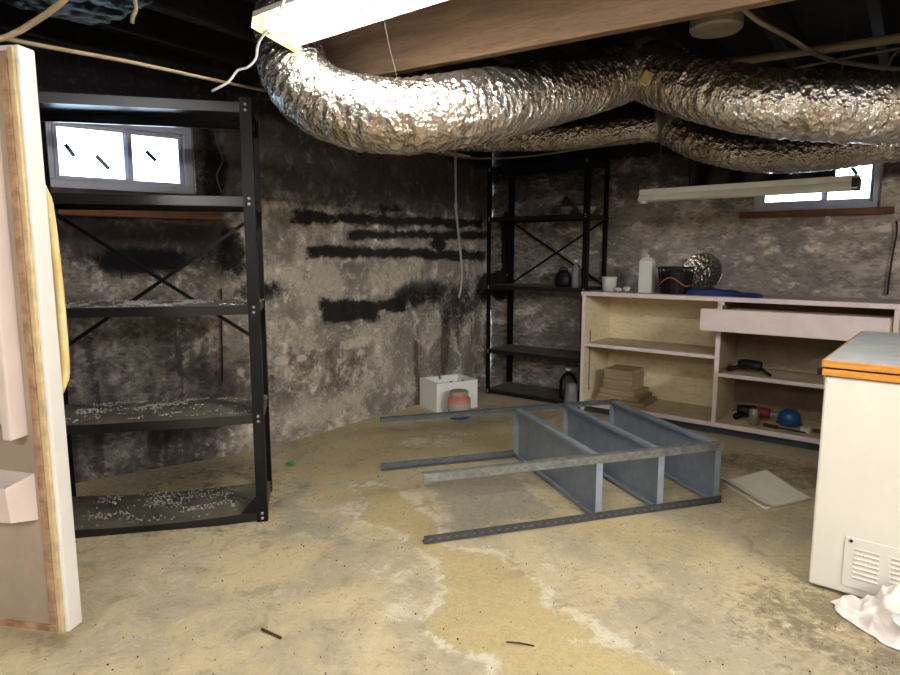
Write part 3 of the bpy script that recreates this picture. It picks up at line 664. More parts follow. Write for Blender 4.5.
bx('shelf_dike', M_dike, door, DWD - .105, DWD - .072, -.06, .004, .70, dz1 - .06, bev=.006); bx('shelf_dike', M_dike, door, .05, .085, -.06, .004, .70, dz1 - .06, bev=.006)
for z in (.75, 1.1, 1.45): bx('door_shelf', M_dike, door, .085, DWD - .105, -.06, .004, z, z + .02, bev=.004); bx('door_shelf_rail', M_dike, door, .085, DWD - .105, -.065, -.052, z + .05, z + .10, bev=.004)
m = B()
vs = [m.verts.new(c) for c in ((.06, .002, .43), (DWD - .065, .002, .43), (DWD - .065, .002, .58), (.06, .002, .60), (.06, -.085, .45), (DWD - .085, -.075, .45), (DWD - .085, -.085, .56), (.06, -.10, .585))]
for f in ((4, 5, 6, 7), (0, 1, 5, 4), (1, 2, 6, 5), (0, 4, 7, 3), (0, 3, 2, 1)): m.faces.new([vs[i] for i in f])
o = obj('door_bin', m, M_dike, door); md = o.modifiers.new('thickness', 'SOLIDIFY'); md.thickness = .004
hp = [(DWD - .035, th - .004, 1.47), (DWD - .028, th + .028, 1.42), (DWD - .022, th + .036, 1.2), (DWD - .020, th + .036, .98), (DWD - .022, th + .03, .86), (DWD - .035, th - .004, .80)]
m = B(); tube(m, hp, .014, 10, .03); obj('door_handle', m, M_handle, door, smooth=True)

# ------------------------------------------------------------------ ducts
def duct(name, label, pts, r, seed, group='foil ducts under the joists'):
    P = [np.array(p) for p in pts]; C = catmull(P, .007); n = 72
    L = np.concatenate([[0], np.cumsum([np.linalg.norm(C[i + 1] - C[i]) for i in range(len(C) - 1)])])
    S, A = np.meshgrid(L, np.arange(n) / n, indexing='ij')
    cx, sy = np.cos(2 * math.pi * A), np.sin(2 * math.pi * A)
    w = .35 * (fbm(cx * 1.2 + seed, sy * 1.2 + S * 2, 2) - .5)
    fold = np.abs(fbm((S + .04 * w) * 34 + seed * 7, cx * 1.3 + sy * .9 + 40, 2) - .5) * 2
    fold2 = np.abs(fbm(S * 75 + seed * 3, cx * 3.1 + sy * 2.3 + 90, 2) - .5) * 2
    dr = r * (1 + .05 * (fbm(S * 3.5 + seed, cx * .8 + 9, 2) - .5)) - .007 * (1 - fold) ** 3 - .004 * (1 - fold2) ** 2 + .0012 * np.sin(2 * math.pi * S / .04 + 2 * math.pi * A)
    bm = B(); tube(bm, C, r, n, curve=False, rad=lambda i, k, n: float(dr[i, k]))
    root = thing(name, label, 'duct', tuple(C[0] * 0), 0, group)
    so = obj('sleeve', bm, M_foil, root, smooth=True)
    for nm, arr in (('along', S), ('ca', cx), ('sa', sy)):
        so.data.attributes.new(nm, 'FLOAT', 'POINT').data.foreach_set('value', np.ascontiguousarray(arr, dtype=np.float32).ravel())
    return root, C
def band(root, name, C, i, r, w, mat):
    d = C[min(i + 2, len(C) - 1)] - C[max(i - 2, 0)]; d /= np.linalg.norm(d); m = B(); tube(m, [C[i] - d * w / 2, C[i] + d * w / 2], r, 40, curve=False); obj(name, m, mat, root, smooth=False)
DA, CA = duct('flexible_duct', 'large silver foil duct sagging in the middle under the brown girder', [(-0.682, 2.850, 2.392), (-0.672, 2.750, 2.166), (-0.625, 2.650, 1.978), (-0.474, 2.550, 1.841), (-0.210, 2.460, 1.773), (0.059, 2.520, 1.816), (0.373, 2.840, 1.942), (0.736, 3.180, 2.096), (0.923, 3.330, 2.185)], .147, 3)
band(DA, 'collar_tape', CA, len(CA) - 5, .143, .05, M_foiltape)
DB, CBp = duct('flexible_duct', 'large silver foil duct at the upper right running out of the picture', [(0.960, 3.340, 2.212), (1.045, 3.200, 2.120), (1.182, 3.000, 2.008), (1.364, 2.840, 1.917), (1.614, 2.740, 1.873), (1.870, 2.680, 1.856), (2.135, 2.600, 1.853), (2.437, 2.500, 1.852)], .149, 8)
band(DB, 'collar_tape', CBp, 6, .145, .05, M_foiltape)
m = B(); q = np.array((0.921, 3.050, 2.075)); box(m, -.02, .02, -.004, .004, -.03, .03, .001, M=Matrix.Translation(q) @ Matrix.Rotation(.5, 4, 'Y')); obj('tape_tag', m, M_cardtag, DB)
DC, CC = duct('flexible_duct', 'thin straight silver duct behind the sagging large duct', [(-0.370, 4.750, 2.138), (0.218, 4.650, 2.091), (0.776, 4.520, 2.075), (1.171, 4.420, 2.096), (1.439, 4.360, 2.118)], .1, 14)
band(DC, 'collar_tape', CC, len(CC) - 4, .104, .05, M_foiltape)
DD, CDp = duct('flexible_duct', 'thinner silver foil duct dipping in front of the right window', [(1.466, 4.340, 2.107), (1.621, 4.150, 1.963), (1.870, 3.980, 1.868), (2.170, 3.850, 1.848), (2.442, 3.720, 1.873), (2.752, 3.600, 1.901), (3.169, 3.450, 1.926)], .108, 21)
band(DD, 'collar_tape', CDp, 4, .11, .05, M_foiltape)

# ------------------------------------------------------------------ fluorescent fixtures
def strip_light(label, x, y, z, rz, roll, ln, mt=None):
    LF = thing('fluorescent_light', label, 'light', (x, y, z), 0); LF.rotation_euler = (roll, 0, rz); lw = .21
    bx('reflector', M_housing, LF, 0, ln, -.004, lw + .004, .05, .054)
    for y0, y1 in ((-.006, 0), (lw, lw + .006)): bx('reflector_rim', M_housing, LF, 0, ln, y0, y1, .034, .054)
    bx('ballast_channel', M_housing, LF, 0, ln, lw / 2 - .04, lw / 2 + .04, .054, .11, bev=.004)
    bx('centre_rib', M_housing, LF, .01, ln - .01, lw / 2 - .007, lw / 2 + .007, .014, .05)
    for x0 in (-.004, ln): bx('end_plate', M_yellowcap, LF, x0, x0 + .004, -.006, lw + .006, -.004, .054)
    for yy in (.05, lw - .05):
        m = B(); tube(m, [(.03, yy, .022), (ln - .03, yy, .022)], .019, 16, curve=False); obj('fluorescent_tube', m, mt or M_tube, LF, smooth=True)
        for x0 in (.0, ln - .03): bx('lamp_holder', M_white, LF, x0, x0 + .03, yy - .014, yy + .014, .0, .05, bev=.002)
    for xx in (.3, ln - .3):
        m = B(); tube(m, [(xx, lw / 2, .11), (xx, lw / 2, CEIL - z - .01)], .003, 6, curve=False); obj('hanger_wire', m, M_cob, LF)
strip_light('lit two-tube fluorescent strip light hanging beside the girder', -.706, 2.349, 2.06, math.radians(-37), -.19, 2.44)
strip_light('added fluorescent fill light out of view behind the freezer end', 2.9, -.2, 2.18, math.radians(-127), 0, 2.44, M_filltube)  # added fill lamp, never in view, brightens far walls and cabinet
strip_light('added fluorescent fill light out of view behind the refrigerator end', -.9, -.6, 2.18, math.radians(-127), 0, 1.22, M_filltube)  # second added fill lamp behind the camera, also unseen

a = np.array((1.267, 4.200, 1.631)); b = np.array((2.205, 3.420, 1.608)); ln = float(np.linalg.norm((b - a)[:2])); rz = math.atan2(b[1] - a[1], b[0] - a[0])
DL = thing('fluorescent_light', 'unlit white fluorescent strip hanging level in front of the right window', 'light', tuple(a), rz)
m = B(); prof = [(-.055, -.028), (-.03, .012), (.03, .012), (.055, -.028), (.051, -.028), (.028, .008), (-.028, .008), (-.051, -.028)]
A_ = [m.verts.new((0, y, z)) for y, z in prof]; B_ = [m.verts.new((ln, y, z)) for y, z in prof]
for i in range(8): m.faces.new((A_[i], A_[(i + 1) % 8], B_[(i + 1) % 8], B_[i]))
m.faces.new((A_[0], A_[1], A_[6], A_[7])); 
obj('reflector', m, M_housing, DL)
bx('channel', M_housing, DL, 0, ln, -.03, .03, .012, .045, bev=.003)
m = B(); tube(m, [(.03, 0, -.018), (ln - .03, 0, -.018)], .019, 14, curve=False); obj('fluorescent_tube', m, M_deadtube, DL, smooth=True)
m = B(); tube(m, [(-.004, 0, -.014), (.04, 0, -.014)], .032, 14, curve=False); obj('end_cap', m, M_white, DL, smooth=True)
bx('end_cap', M_blackp, DL, ln - .03, ln + .004, -.05, .05, -.034, .03, bev=.003)
for x in (.12, ln - .12):
    m = B(); tube(m, [(x, 0, .045), (x, 0, CEIL - a[2] - .01)], .0025, 6, curve=False); obj('hanger_wire', m, M_cob, DL)

# black polythene hung from the joists behind the unlit strip, with a tear
q0 = np.array((1.757, 4.680, 2.012)); q1 = np.array((2.500, 4.120, 1.921)); dv = (q1 - q0)[:2]; LB = float(np.linalg.norm(dv)); dv = dv / LB; nv = np.array([-dv[1], dv[0]])
bt_z = np.array((2.179, 4.400, 1.697))[2]; tear = np.array((2.216, 4.340, 1.818))
xs_ = np.linspace(0, LB, 50); zs_ = np.linspace(bt_z, CEIL - .005, 46)
def sheet(Xs, Zs):
    k = .018 * np.sin(Xs * 26 + 1.4 * np.sin(Zs * 5)) + .02 * (fbm(Xs * 6, Zs * 3, 3) - .5); p = q0[:2] + Xs[..., None] * dv + nv * k[..., None]
    return np.concatenate([p, (Zs + .012 * np.sin(Xs * 17) * (Zs < bt_z + .01))[..., None]], -1)
tx = float((tear[:2] - q0[:2]) @ dv)
ps = grid_mesh('plastic_sheet', xs_, zs_, sheet, M_plastic, skip=lambda a_, b_: (np.abs(a_ - tx) < .032) & (np.abs(b_ - tear[2]) < .012))
md = ps.modifiers.new('thickness', 'SOLIDIFY'); md.thickness = .002
tag(ps, 'black plastic sheet hanging from the joists over the right window', 'sheet')

# ------------------------------------------------------------------ cables, pipes, wires
def cable(name, label, cat, pts, r, mat, n=8, group=None, step=.03):
    m = B(); tube(m, [p if len(p) == 3 else p[1] for p in pts], r, n, step); return tag(obj(name, m, mat, smooth=True), label, cat, group)
cable('cable', 'tan cable stretched over the open refrigerator door and black shelving unit', 'cable', [(-1.187, 1.620, 1.802), (-1.146, 1.680, 1.802), (-1.076, 1.800, 1.813), (-0.983, 2.000, 1.838), (-0.905, 2.350, 1.889), (-0.842, 2.900, 1.983), (-0.614, 3.300, 2.015)], .006, M_cable)
cable('cable', 'short tan cable rising to the ceiling at the upper left corner', 'cable', [(-1.139, 1.550, 1.746), (-1.086, 1.600, 1.778), (-1.027, 1.620, 1.820), (-0.954, 1.620, 1.867), (-0.880, 1.620, 1.940)], .0075, M_cable)
cable('wire', 'white wire dangling from the lit strip light over the left unit', 'wire', [(-0.533, 2.200, 2.138), (-0.583, 2.200, 2.037), (-0.649, 2.220, 1.967), (-0.670, 2.250, 1.924), (-0.703, 2.250, 1.892), (-0.734, 2.250, 1.885), (-0.770, 2.250, 1.845), (-0.828, 2.250, 1.815)], .0042, M_string, step=.015)
cable('wire', 'short white wire end hanging from the black ceiling upper left', 'wire', [(-0.961, 2.000, 2.074), (-0.956, 2.000, 2.011), (-0.955, 2.000, 1.988), (-0.965, 2.000, 1.971), (-0.969, 2.000, 1.951)], .006, M_cable, step=.01)
cable('wire', 'thin grey wire looping under the thin straight duct', 'wire', [(-0.320, 4.550, 2.011), (-0.144, 4.600, 1.985), (0.144, 4.600, 1.943), (0.493, 4.500, 1.935), (0.895, 4.400, 1.973), (1.275, 4.300, 2.028)], .006, M_greycable)
cable('thread', 'thin pale thread hanging from the girder onto the sagging duct', 'thread', [(-0.231, 2.300, 2.066), (-0.213, 2.320, 1.973), (-0.195, 2.340, 1.903), (-0.186, 2.360, 1.857)], .0013, M_cob)
cable('cable', 'grey cable crossing the dark joists above the upper right duct', 'cable', [(1.172, 2.680, 2.262), (1.294, 2.740, 2.214), (1.476, 2.840, 2.184), (1.665, 2.950, 2.147), (1.825, 2.970, 2.119), (2.103, 2.970, 2.084), (2.425, 2.970, 2.062)], .011, M_greycable)
cable('pipe', 'long tan pipe under the joists above the upper right duct', 'pipe', [(1.315, 3.420, 2.235), (1.504, 3.320, 2.236), (2.064, 3.000, 2.237), (2.390, 2.850, 2.245)], .022, M_cable, 12)
cable('cable', 'thin grey cable sagging below the tan pipe at upper right', 'cable', [(1.626, 3.300, 2.167), (1.782, 3.220, 2.182), (1.915, 3.120, 2.190), (2.128, 3.020, 2.204), (2.349, 2.900, 2.212)], .007, M_greycable)
cable('cable', 'short curved grey cable end at the right picture edge near the ducts', 'cable', [(1.977, 2.930, 2.103), (1.988, 2.930, 2.133), (2.021, 2.930, 2.162), (2.086, 2.930, 2.180)], .006, M_greycable, step=.01)
# conduit and cable on the striped wall
def wl_pt(s, z, off=.035): return PL(s, z, off)
CON = thing('conduit', 'thin grey conduit with cable tail on the striped concrete wall', 'conduit', (0, 0, 0))
m = B(); tube(m, [wl_pt(1.985, 2.25), wl_pt(1.99, 1.68)], .011, 10, curve=False); obj('pipe', m, M_conduit, CON, smooth=True)
m = B(); tube(m, [wl_pt(1.99, 1.70), wl_pt(1.992, 1.65)], .017, 10, curve=False); obj('coupling', m, M_conduit, CON, smooth=True)
m = B(); tube(m, [wl_pt(1.99, 1.66), wl_pt(2.03, 1.45), wl_pt(2.075, 1.2), wl_pt(2.085, 1.02), wl_pt(2.06, .92), wl_pt(2.04, .87)], .010, 8); obj('cable_tail', m, M_conduit, CON, smooth=True)
m = B(); bar(m, wl_pt(1.78, 2.11, .05), wl_pt(2.18, 2.11, .05), .03, .02); bar(m, wl_pt(1.79, 2.11, .05), wl_pt(1.79, 2.2, .05), .02, .02, up=(1, 0, 0)); obj('bracket', m, M_conduit, CON)
cable('cord', 'thin dark cord hanging on the wall behind the tall black unit', 'cord', [('w', np.array(PL(-.29, 1.05, .03))), ('w', np.array(PL(-.3, .8, .03))), ('w', np.array(PL(-.305, .62, .03))), ('w', np.array(PL(-.31, .48, .03)))], .005, M_blackp)
cable('cord', 'thin dark cord hanging on the wall below the right window sill', 'cord', [('w', np.array(PR(1.955, 1.47, .03))), ('w', np.array(PR(1.965, 1.4, .03))), ('w', np.array(PR(1.95, 1.2, .03))), ('w', np.array(PR(1.945, .99, .03)))], .006, M_blackp)
cable('wire', 'thin pale wires trailing beside the left window frame', 'wire', [('w', np.array(PL(-.30, 2.1, .05))), ('w', np.array(PL(-.28, 1.9, .05))), ('w', np.array(PL(-.25, 1.8, .05))), ('w', np.array(PL(-.29, 1.72, .05))), ('w', np.array(PL(-.27, 1.62, .05)))], .005, M_cob)
# round ceiling box
q = np.array((1.128, 2.780, 2.212)); m = B(); lathe(m, [(0, 0), (.098, 0), (.106, .01), (.106, .05), (.09, .06), (0, .06)], 28); o = obj('ceiling_box', m, M_greycable, loc=(q[0], q[1], q[2] - .02)); tag(o, 'round dark fixture box under the joists behind the girder', 'fixture box')
tube(m := B(), [(q[0], q[1], q[2] + .05), (q[0], q[1], CEIL)], .012, 8, curve=False); st = obj('stem', m, M_greycable); st.parent = o; st.matrix_parent_inverse = Matrix.Translation(o.location).inverted()
# torn insulation in the black joist bays, upper left
rn = random.Random(5)
for k, (x, y, d, lb) in enumerate(((-1.434, 2.500, 0, 'sooty crumpled insulation hanging in the joists above the refrigerator door'),)):
    q = (x, y); xs_ = np.linspace(-.34, .34, 60); ys_ = np.linspace(-.22, .22, 40)
    o = grid_mesh('insulation', xs_, ys_, lambda A_, B_: np.stack([A_, B_, .10 * np.abs(fbm(A_ * 8 + k * 5, B_ * 8, 4) - .5) - .05 + .5 * (A_ ** 2 + B_ ** 2) * .6], -1), M_ins)
    md = o.modifiers.new('thickness', 'SOLIDIFY'); md.thickness = .02; o.location = (q[0], q[1], 2.27); o.rotation_euler = (0, 0, R53); tag(o, lb, 'insulation')

# ------------------------------------------------------------------ things on the floor
FB = thing('foam_box', 'white open foam box with chipped rim against the far wall', 'box', (-.104, 4.826, 0), math.atan2(.197, .336))
m = B(); w_, dp, h_, t_ = .385, .30, .236, .03
box(m, 0, w_, 0, dp, 0, .03); box(m, 0, t_, 0, dp, .03, h_, .004); box(m, w_ - t_, w_, 0, dp, .03, h_, .004); box(m, t_, w_ - t_, 0, t_, .03, h_ - .002, .004); box(m, t_, .17, dp - t_, dp, .03, h_, .004); box(m, .20, w_ - t_, dp - t_, dp, .03, h_, .004); box(m, .165, .205, dp - t_, dp, .03, h_ - .03)
obj('shell', m, M_foam, FB)
for x in (.13, .24): obj('chip', box(B(), x, x + .02, .008, .02, h_ - .001, h_ + .006, .002), M_twig, FB)
JR = thing('glass_jar', 'wide glass jar with pink and blue layers before the foam box', 'jar', (.07, 4.69, 0))
m = B(); lathe(m, [(0, 0), (.08, 0), (.088, .01), (.09, .04), (.09, .135), (.086, .155), (.07, .17), (.066, .176), (.066, .19), (0, .19)], 32); obj('jar_body', m, M_jar, JR, smooth=True)
m = B(); lathe(m, [(.068, .182), (.072, .184), (.072, .208), (.066, .214), (0, .214)], 32); obj('lid', m, M_jarlid, JR)
# folded sheet
c4 = [np.array(q) for q in ((1.5, 3.31), (1.56, 2.93), (1.86, 3.05), (1.81, 3.42))]
def pap(off, lift):
    def f(A_, B_):
        p = (1 - A_)[..., None] * ((1 - B_)[..., None] * c4[0] + B_[..., None] * c4[1]) + A_[..., None] * ((1 - B_)[..., None] * c4[3] + B_[..., None] * c4[2])
        z = .004 + off + lift * (A_ ** 2) * (1 - B_) + .012 * (fbm(A_ * 3 + off * 90, B_ * 3, 3) - .3) * A_ + .02 * np.exp(-((A_ - .0) / .1) ** 2) * (off > .003)
        return np.concatenate([p, np.maximum(z, .002 + off)[..., None]], -1)
    return f
SHT = thing('paper_sheet', 'folded off-white sheet lying flat on the floor beside the freezer', 'sheet', (0, 0, 0))
for off, lift in ((0, .0), (.007, .02)):
    o = grid_mesh('paper_leaf', np.linspace(0, 1, 24), np.linspace(0, 1, 20), pap(off, lift), M_paper); o.parent = SHT; md = o.modifiers.new('thickness', 'SOLIDIFY'); md.thickness = .002; md.offset = 1
# crumpled cloth and a paper towel against the freezer
def crumple(name, label, cat, cx, cy, rx, ry, rot, hgt, mat, seed, push, z0=0.0):
    A_ = np.linspace(-1, 1, 130)
    def f(Xg, Yg):
        ang = np.arctan2(Yg, Xg); rad = np.maximum(np.abs(Xg), np.abs(Yg)); rr = rad * (1 + .5 * (fbm(np.cos(ang) * 1.6 + seed, np.sin(ang) * 1.6 + 3, 3) - .5))
        x = rr * np.cos(ang) * rx; y = rr * np.sin(ang) * ry * np.where((Yg > 0) & (z0 == 0), .38, 1.0)
        wx = x + .05 * (fbm(x * 7 + seed, y * 7, 2) - .5); wy = y + .05 * (fbm(x * 7 + 40, y * 7 + seed, 2) - .5)
        r1 = 1 - np.abs(fbm(wx * 13 + seed, wy * 6 + wx * 5, 2) - .5) * 2; r2 = 1 - np.abs(fbm(wx * 17 + 30, wy * 22 + seed, 2) - .5) * 2
        edge = 1 - rad ** 5
        z = hgt * (1 - sstep(rad, .15, 1.0)) * push(x, y) + edge * (.045 * r1 ** 4 + .02 * r2 ** 3) + .003 + z0
        c, s = math.cos(rot), math.sin(rot); return np.stack([cx + c * x - s * y, cy + s * x + c * y, z], -1)
    o = grid_mesh(name, A_, A_, f, mat); md = o.modifiers.new('thickness', 'SOLIDIFY'); md.thickness = .003; md.offset = 1; tag(o, label, cat); return o
crumple('cloth', 'crumpled white cloth heaped on the floor against the freezer', 'cloth', 1.625, 1.90, .30, .2, R53, .10, M_cloth, 2.0, lambda x, y: .35 + sstep(y, -.15, .08))
crumple('paper_towel', 'bluish-white crumpled paper towel lying on the white cloth', 'paper towel', 1.50, 1.83, .075, .06, R53 + .2, .03, M_cloth2, 6.0, lambda x, y: .8 + 0 * x, .075)
# small litter
def scrap(name, label, cat, pts, r, mat): tag(obj(name, tube(B(), pts, r, 6, .02), mat), label, cat)
scrap('twig', 'dark wood splinter on the bare floor at lower left', 'splinter', [(-0.631, 1.933, 0.006), (-0.589, 1.906, 0.006), (-0.554, 1.884, 0.006)], .005, M_twig)
scrap('twig', 'dark thin twig on the yellow stained floor near the bottom', 'splinter', [(0.182, 1.863, 0.006), (0.226, 1.857, 0.006), (0.270, 1.842, 0.006)], .003, M_twig)
m = B(); lathe(m, [(0, 0), (.02, .002), (.024, .012), (.012, .02), (0, .02)], 9, squash=(1.2, .8)); o = obj('green_scrap', m, M_green, loc=(-0.955, 3.589, .001)); tag(o, 'tiny green scrap on the floor right of the tall black unit', 'scrap')
rn = random.Random(3)
flakes('floor_grit', 'small dark grit scattered over the stained concrete floor', 'grit', Matrix.Identity(4), -1.3, 2.3, 1.45, 4.2, .0, 1100, M_twig, .0008, .0034, 9)

# ------------------------------------------------------------------ things in and on the cabinet
CT_ = CT + .0005
o = thing('white_carton', 'tall white carton with peaked top standing on the cabinet', 'carton', CB(.44, .17, CT_), R51 + .1)
m = B(); w_ = .05
for k, (hw, hd_, z) in enumerate(((w_, .04, 0), (w_, .04, .235), (.03, .012, .268))): pass
vsl = []
for hw, hd_, z in ((.05, .04, 0), (.05, .04, .235), (.034, .014, .262)): vsl.append([m.verts.new((a_ * hw, b_ * hd_, z)) for a_, b_ in ((-1, -1), (1, -1), (1, 1), (-1, 1))])
m.faces.new(vsl[0][::-1]); m.faces.new(vsl[2])
for k in (0, 1):
    for i in range(4): m.faces.new((vsl[k][i], vsl[k][(i + 1) % 4], vsl[k + 1][(i + 1) % 4], vsl[k + 1][i]))
obj('body', m, M_white, o); m = B(); lathe(m, [(0, .26), (.013, .26), (.013, .284), (0, .286)], 12); obj('cap', m, M_white, o)
m = B(); lathe(m, [(0, 0), (.052, 0), (.058, .105), (.061, .11), (.058, .113), (.05, .108), (.046, .008), (0, .008)], 24); o = obj('cup', m, M_white, loc=CB(.16, .12, CT_), smooth=True); tag(o, 'small white cup on the left end of the cabinet', 'cup')
def wad(name, label, loc, r, seed, mat=M_white):
    bm = B(); bmesh.ops.create_icosphere(bm, subdivisions=3, radius=r)
    for w in bm.verts:
        k = 1 + .5 * (float(fbm(np.array(w.co.x / r * 1.7 + seed), np.array(w.co.y / r * 1.7 + w.co.z / r * 1.3 + seed), 3)) - .5) * 2; w.co *= k; w.co.z *= .6
    zmin = min(w.co.z for w in bm.verts)
    for w in bm.verts: w.co.z -= zmin
    tag(obj(name, bm, mat, loc=loc), label, 'paper')
wad('crumpled_paper', 'small crumpled white paper beside the tall carton', CB(.29, .15, CT_), .03, 2); wad('crumpled_paper', 'flattened white paper scrap between cup and carton', CB(.25, .09, CT_), .024, 5)
# basket of cords
BK = thing('wire_basket', 'round black wire basket filled with tangled cords on the cabinet', 'basket', CB(.67, .14, CT_), R51)
for r_, z in ((.10, .004), (.108, .05), (.115, .1), (.122, .15), (.126, .19)):
    tube(m := B(), [(r_ * math.cos(a_), r_ * math.sin(a_), z) for a_ in np.linspace(0, 2 * math.pi, 33)], .004 if z < .18 else .007, 6, curve=False); obj('hoop', m, M_blackp, BK)
for k in range(20):
    a_ = 2 * math.pi * k / 20; tube(m := B(), [(.10 * math.cos(a_), .10 * math.sin(a_), .004), (.126 * math.cos(a_), .126 * math.sin(a_), .19)], .0032, 5, curve=False); obj('upright', m, M_blackp, BK)
m = B(); lathe(m, [(0, .002), (.098, .002), (.116, .165), (.112, .165), (.094, .006), (0, .006)], 28); obj('liner', m, M_blackp, BK)
rn = random.Random(12)
for mt, nm in ((M_orange, 'orange_cord'), (M_blackp, 'black_cord'), (M_greycable, 'grey_cord')):
    pts = [(.085 * math.sqrt(rn.random()) * math.cos(t_), .085 * math.sin(t_) * rn.uniform(.4, 1), .15 + .03 * rn.random()) for t_ in np.linspace(0, 14, 22)]
    tube(m := B(), pts, .0045, 6, .02); obj(nm, m, mt, BK, smooth=True)
tube(m := B(), [(.121 * math.cos(a_), .121 * math.sin(a_), .09 + .03 * math.sin(a_ * 3)) for a_ in np.linspace(3.3, 6.0, 14)], .004, 6); obj('orange_cord', m, M_orange, BK, smooth=True)
# shiny round platter leaning on the wall
bm = B(); lathe(bm, [(0, 0), (.06, .0), (.075, .004), (.10, .012), (.128, .02), (.145, .026), (.148, .03), (.144, .032), (.10, .018), (.06, .006), (0, .006)], 48)
o = obj('platter', bm, M_silver); o.matrix_world = Matrix.Translation(CB(.80, .335, CT_ + .147)) @ Matrix.Rotation(R51, 4, 'Z') @ Matrix.Rotation(math.radians(78), 4, 'X'); tag(o, 'round hammered silver platter propped upright behind the wire basket', 'platter')
# navy folded strap bag
bm = B()
prev = None
for i in range(15):
    t_ = i / 14; x = -.24 + .48 * t_; hh = .04 + .012 * math.sin(t_ * 5) + .004 * math.sin(t_ * 23); wd = .045 + .012 * math.sin(t_ * 7 + 1)
    ring = [bm.verts.new((x, a_ * wd + .02 * math.sin(t_ * 3), z * hh)) for a_, z in ((-1, .0), (-.9, .7), (-.3, 1), (.4, .9), (.95, .6), (1, 0))]
    if prev:
        for k in range(6): bm.faces.new((prev[k], prev[(k + 1) % 6], ring[(k + 1) % 6], ring[k]))
    else: bm.faces.new(ring[::-1])
    prev = ring
bm.faces.new(prev); o = obj('folded_bag', bm, M_navy, loc=CB(1.03, .07, CT_), rotz=R51 - .12); tag(o, 'flat folded navy blue bag along the cabinet front edge', 'bag')
# boards stacked in the left bay
z = .0855; rn = random.Random(2)
lb = ['lowest tan board, widest of the stack in the cabinet', 'second tan board from the bottom of the stack in the cabinet', 'third tan board from the bottom of the cabinet stack', 'fourth tan board from the bottom of the cabinet stack', 'fifth tan board from the bottom of the cabinet stack', 'sixth tan board, just under the top of the cabinet stack', 'topmost darker tan board of the stack in the cabinet']
for k, (x0, x1, y0, y1, h_) in enumerate(((.10, .49, .06, .38, .035), (.11, .45, .07, .37, .035), (.13, .42, .08, .36, .04), (.15, .38, .10, .34, .04), (.145, .385, .09, .34, .04), (.15, .385, .10, .35, .035), (.15, .38, .095, .34, .04))):
    cx, cy = (x0 + x1) / 2, (y0 + y1) / 2
    o = obj('wood_board', box(B(), x0 - cx, x1 - cx, y0 - cy, y1 - cy, 0, h_, .004), M_board, loc=CB(cx, cy, z), rotz=R51 + rn.uniform(-.05, .05)); tag(o, lb[k], 'board', 'boards stacked in the cabinet'); z += h_ + .0006
# right bay
def CBt(name, label, cat, x, y, z, r=0): return thing(name, label, cat, CB(x, y, z), R51 + r)
ZB = .0856; ZS = .4366
o = CBt('drink_can', 'dented silver drink can tipped on the cabinet bottom', 'can', 1.27, .085, ZB, .3)
m = B(); lathe(m, [(0, 0), (.024, 0), (.032, .008), (.033, .1), (.026, .115), (.027, .119), (.022, .117), (0, .115)], 22); cb = obj('can_body', m, M_steel, o, smooth=True); m = B(); box(m, -.008, .008, -.012, .006, .1152, .1175); obj('pull_tab', m, M_steel, o)
o = CBt('blue_ball', 'shiny blue plastic helmet-like ball on the cabinet bottom', 'ball', 1.46, .24, ZB)
m = B(); lathe(m, [(0, 0), (.05, 0), (.064, .02), (.067, .05), (.058, .085), (.037, .108), (0, .116)], 28, squash=(1.1, 1)); obj('shell', m, M_blue, o, smooth=True); m = B(); lathe(m, [(.064, .016), (.075, .018), (.075, .025), (.066, .028)], 28, squash=(1.1, 1)); obj('rim', m, M_blue, o)
o = CBt('power_drill', 'red and black power tool lying left of the blue ball', 'tool', 1.22, .27, ZB, .15)
m = B(); tube(m, [(-.1, 0, .05), (-.04, 0, .055), (.02, 0, .055)], .042, 14); obj('motor_housing', m, M_blackp, o, smooth=True); m = B(); tube(m, [(.02, 0, .055), (.07, 0, .055), (.11, 0, .05)], .036, 14); obj('gear_case', m, M_red, o, smooth=True); m = B(); tube(m, [(-.06, -.02, .04), (-.09, -.07, .028), (-.1, -.1, .026)], .022, 10); obj('grip', m, M_blackp, o, smooth=True); m = B(); tube(m, [(.11, 0, .05), (.16, 0, .045)], .014, 10, curve=False); obj('chuck', m, M_steel, o)
o = CBt('screwdriver', 'dark long screwdriver on the cabinet bottom', 'screwdriver', 1.42, .09, ZB, -.1)
m = B(); tube(m, [(0, 0, .012), (.17, 0, .009)], .005, 8, curve=False); obj('shaft', m, M_blackp, o); m = B(); tube(m, [(-.09, 0, .013), (-.06, 0, .013), (0, 0, .012)], .013, 10); obj('grip', m, M_twig, o)
o = CBt('tape_roll', 'small white tape roll near the freezer end of the cabinet bottom', 'tape', 1.58, .12, ZB)
m = B(); lathe(m, [(.014, 0), (.03, 0), (.03, .035), (.014, .035), (.014, 0)], 22); obj('roll', m, M_white, o); m = B(); lathe(m, [(.0145, .001), (.0145, .036), (.011, .036), (.011, .001), (.0145, .001)], 18); obj('core', m, M_cardtag, o)
o = CBt('pruning_shears', 'red and lime hand tool next to the white tape roll', 'tool', 1.70, .15, ZB)
m = B(); tube(m, [(-.08, 0, .014), (0, .01, .016), (.08, .03, .014)], .012, 8); obj('red_handle', m, M_red, o, smooth=True); m = B(); tube(m, [(-.07, .05, .014), (0, .03, .018), (.08, .0, .03)], .012, 8); obj('lime_handle', m, M_lime, o, smooth=True)
o = CBt('cordless_tool', 'black hand tool with nozzle lying on the right cabinet shelf', 'tool', 1.22, .15, ZS, -.2)
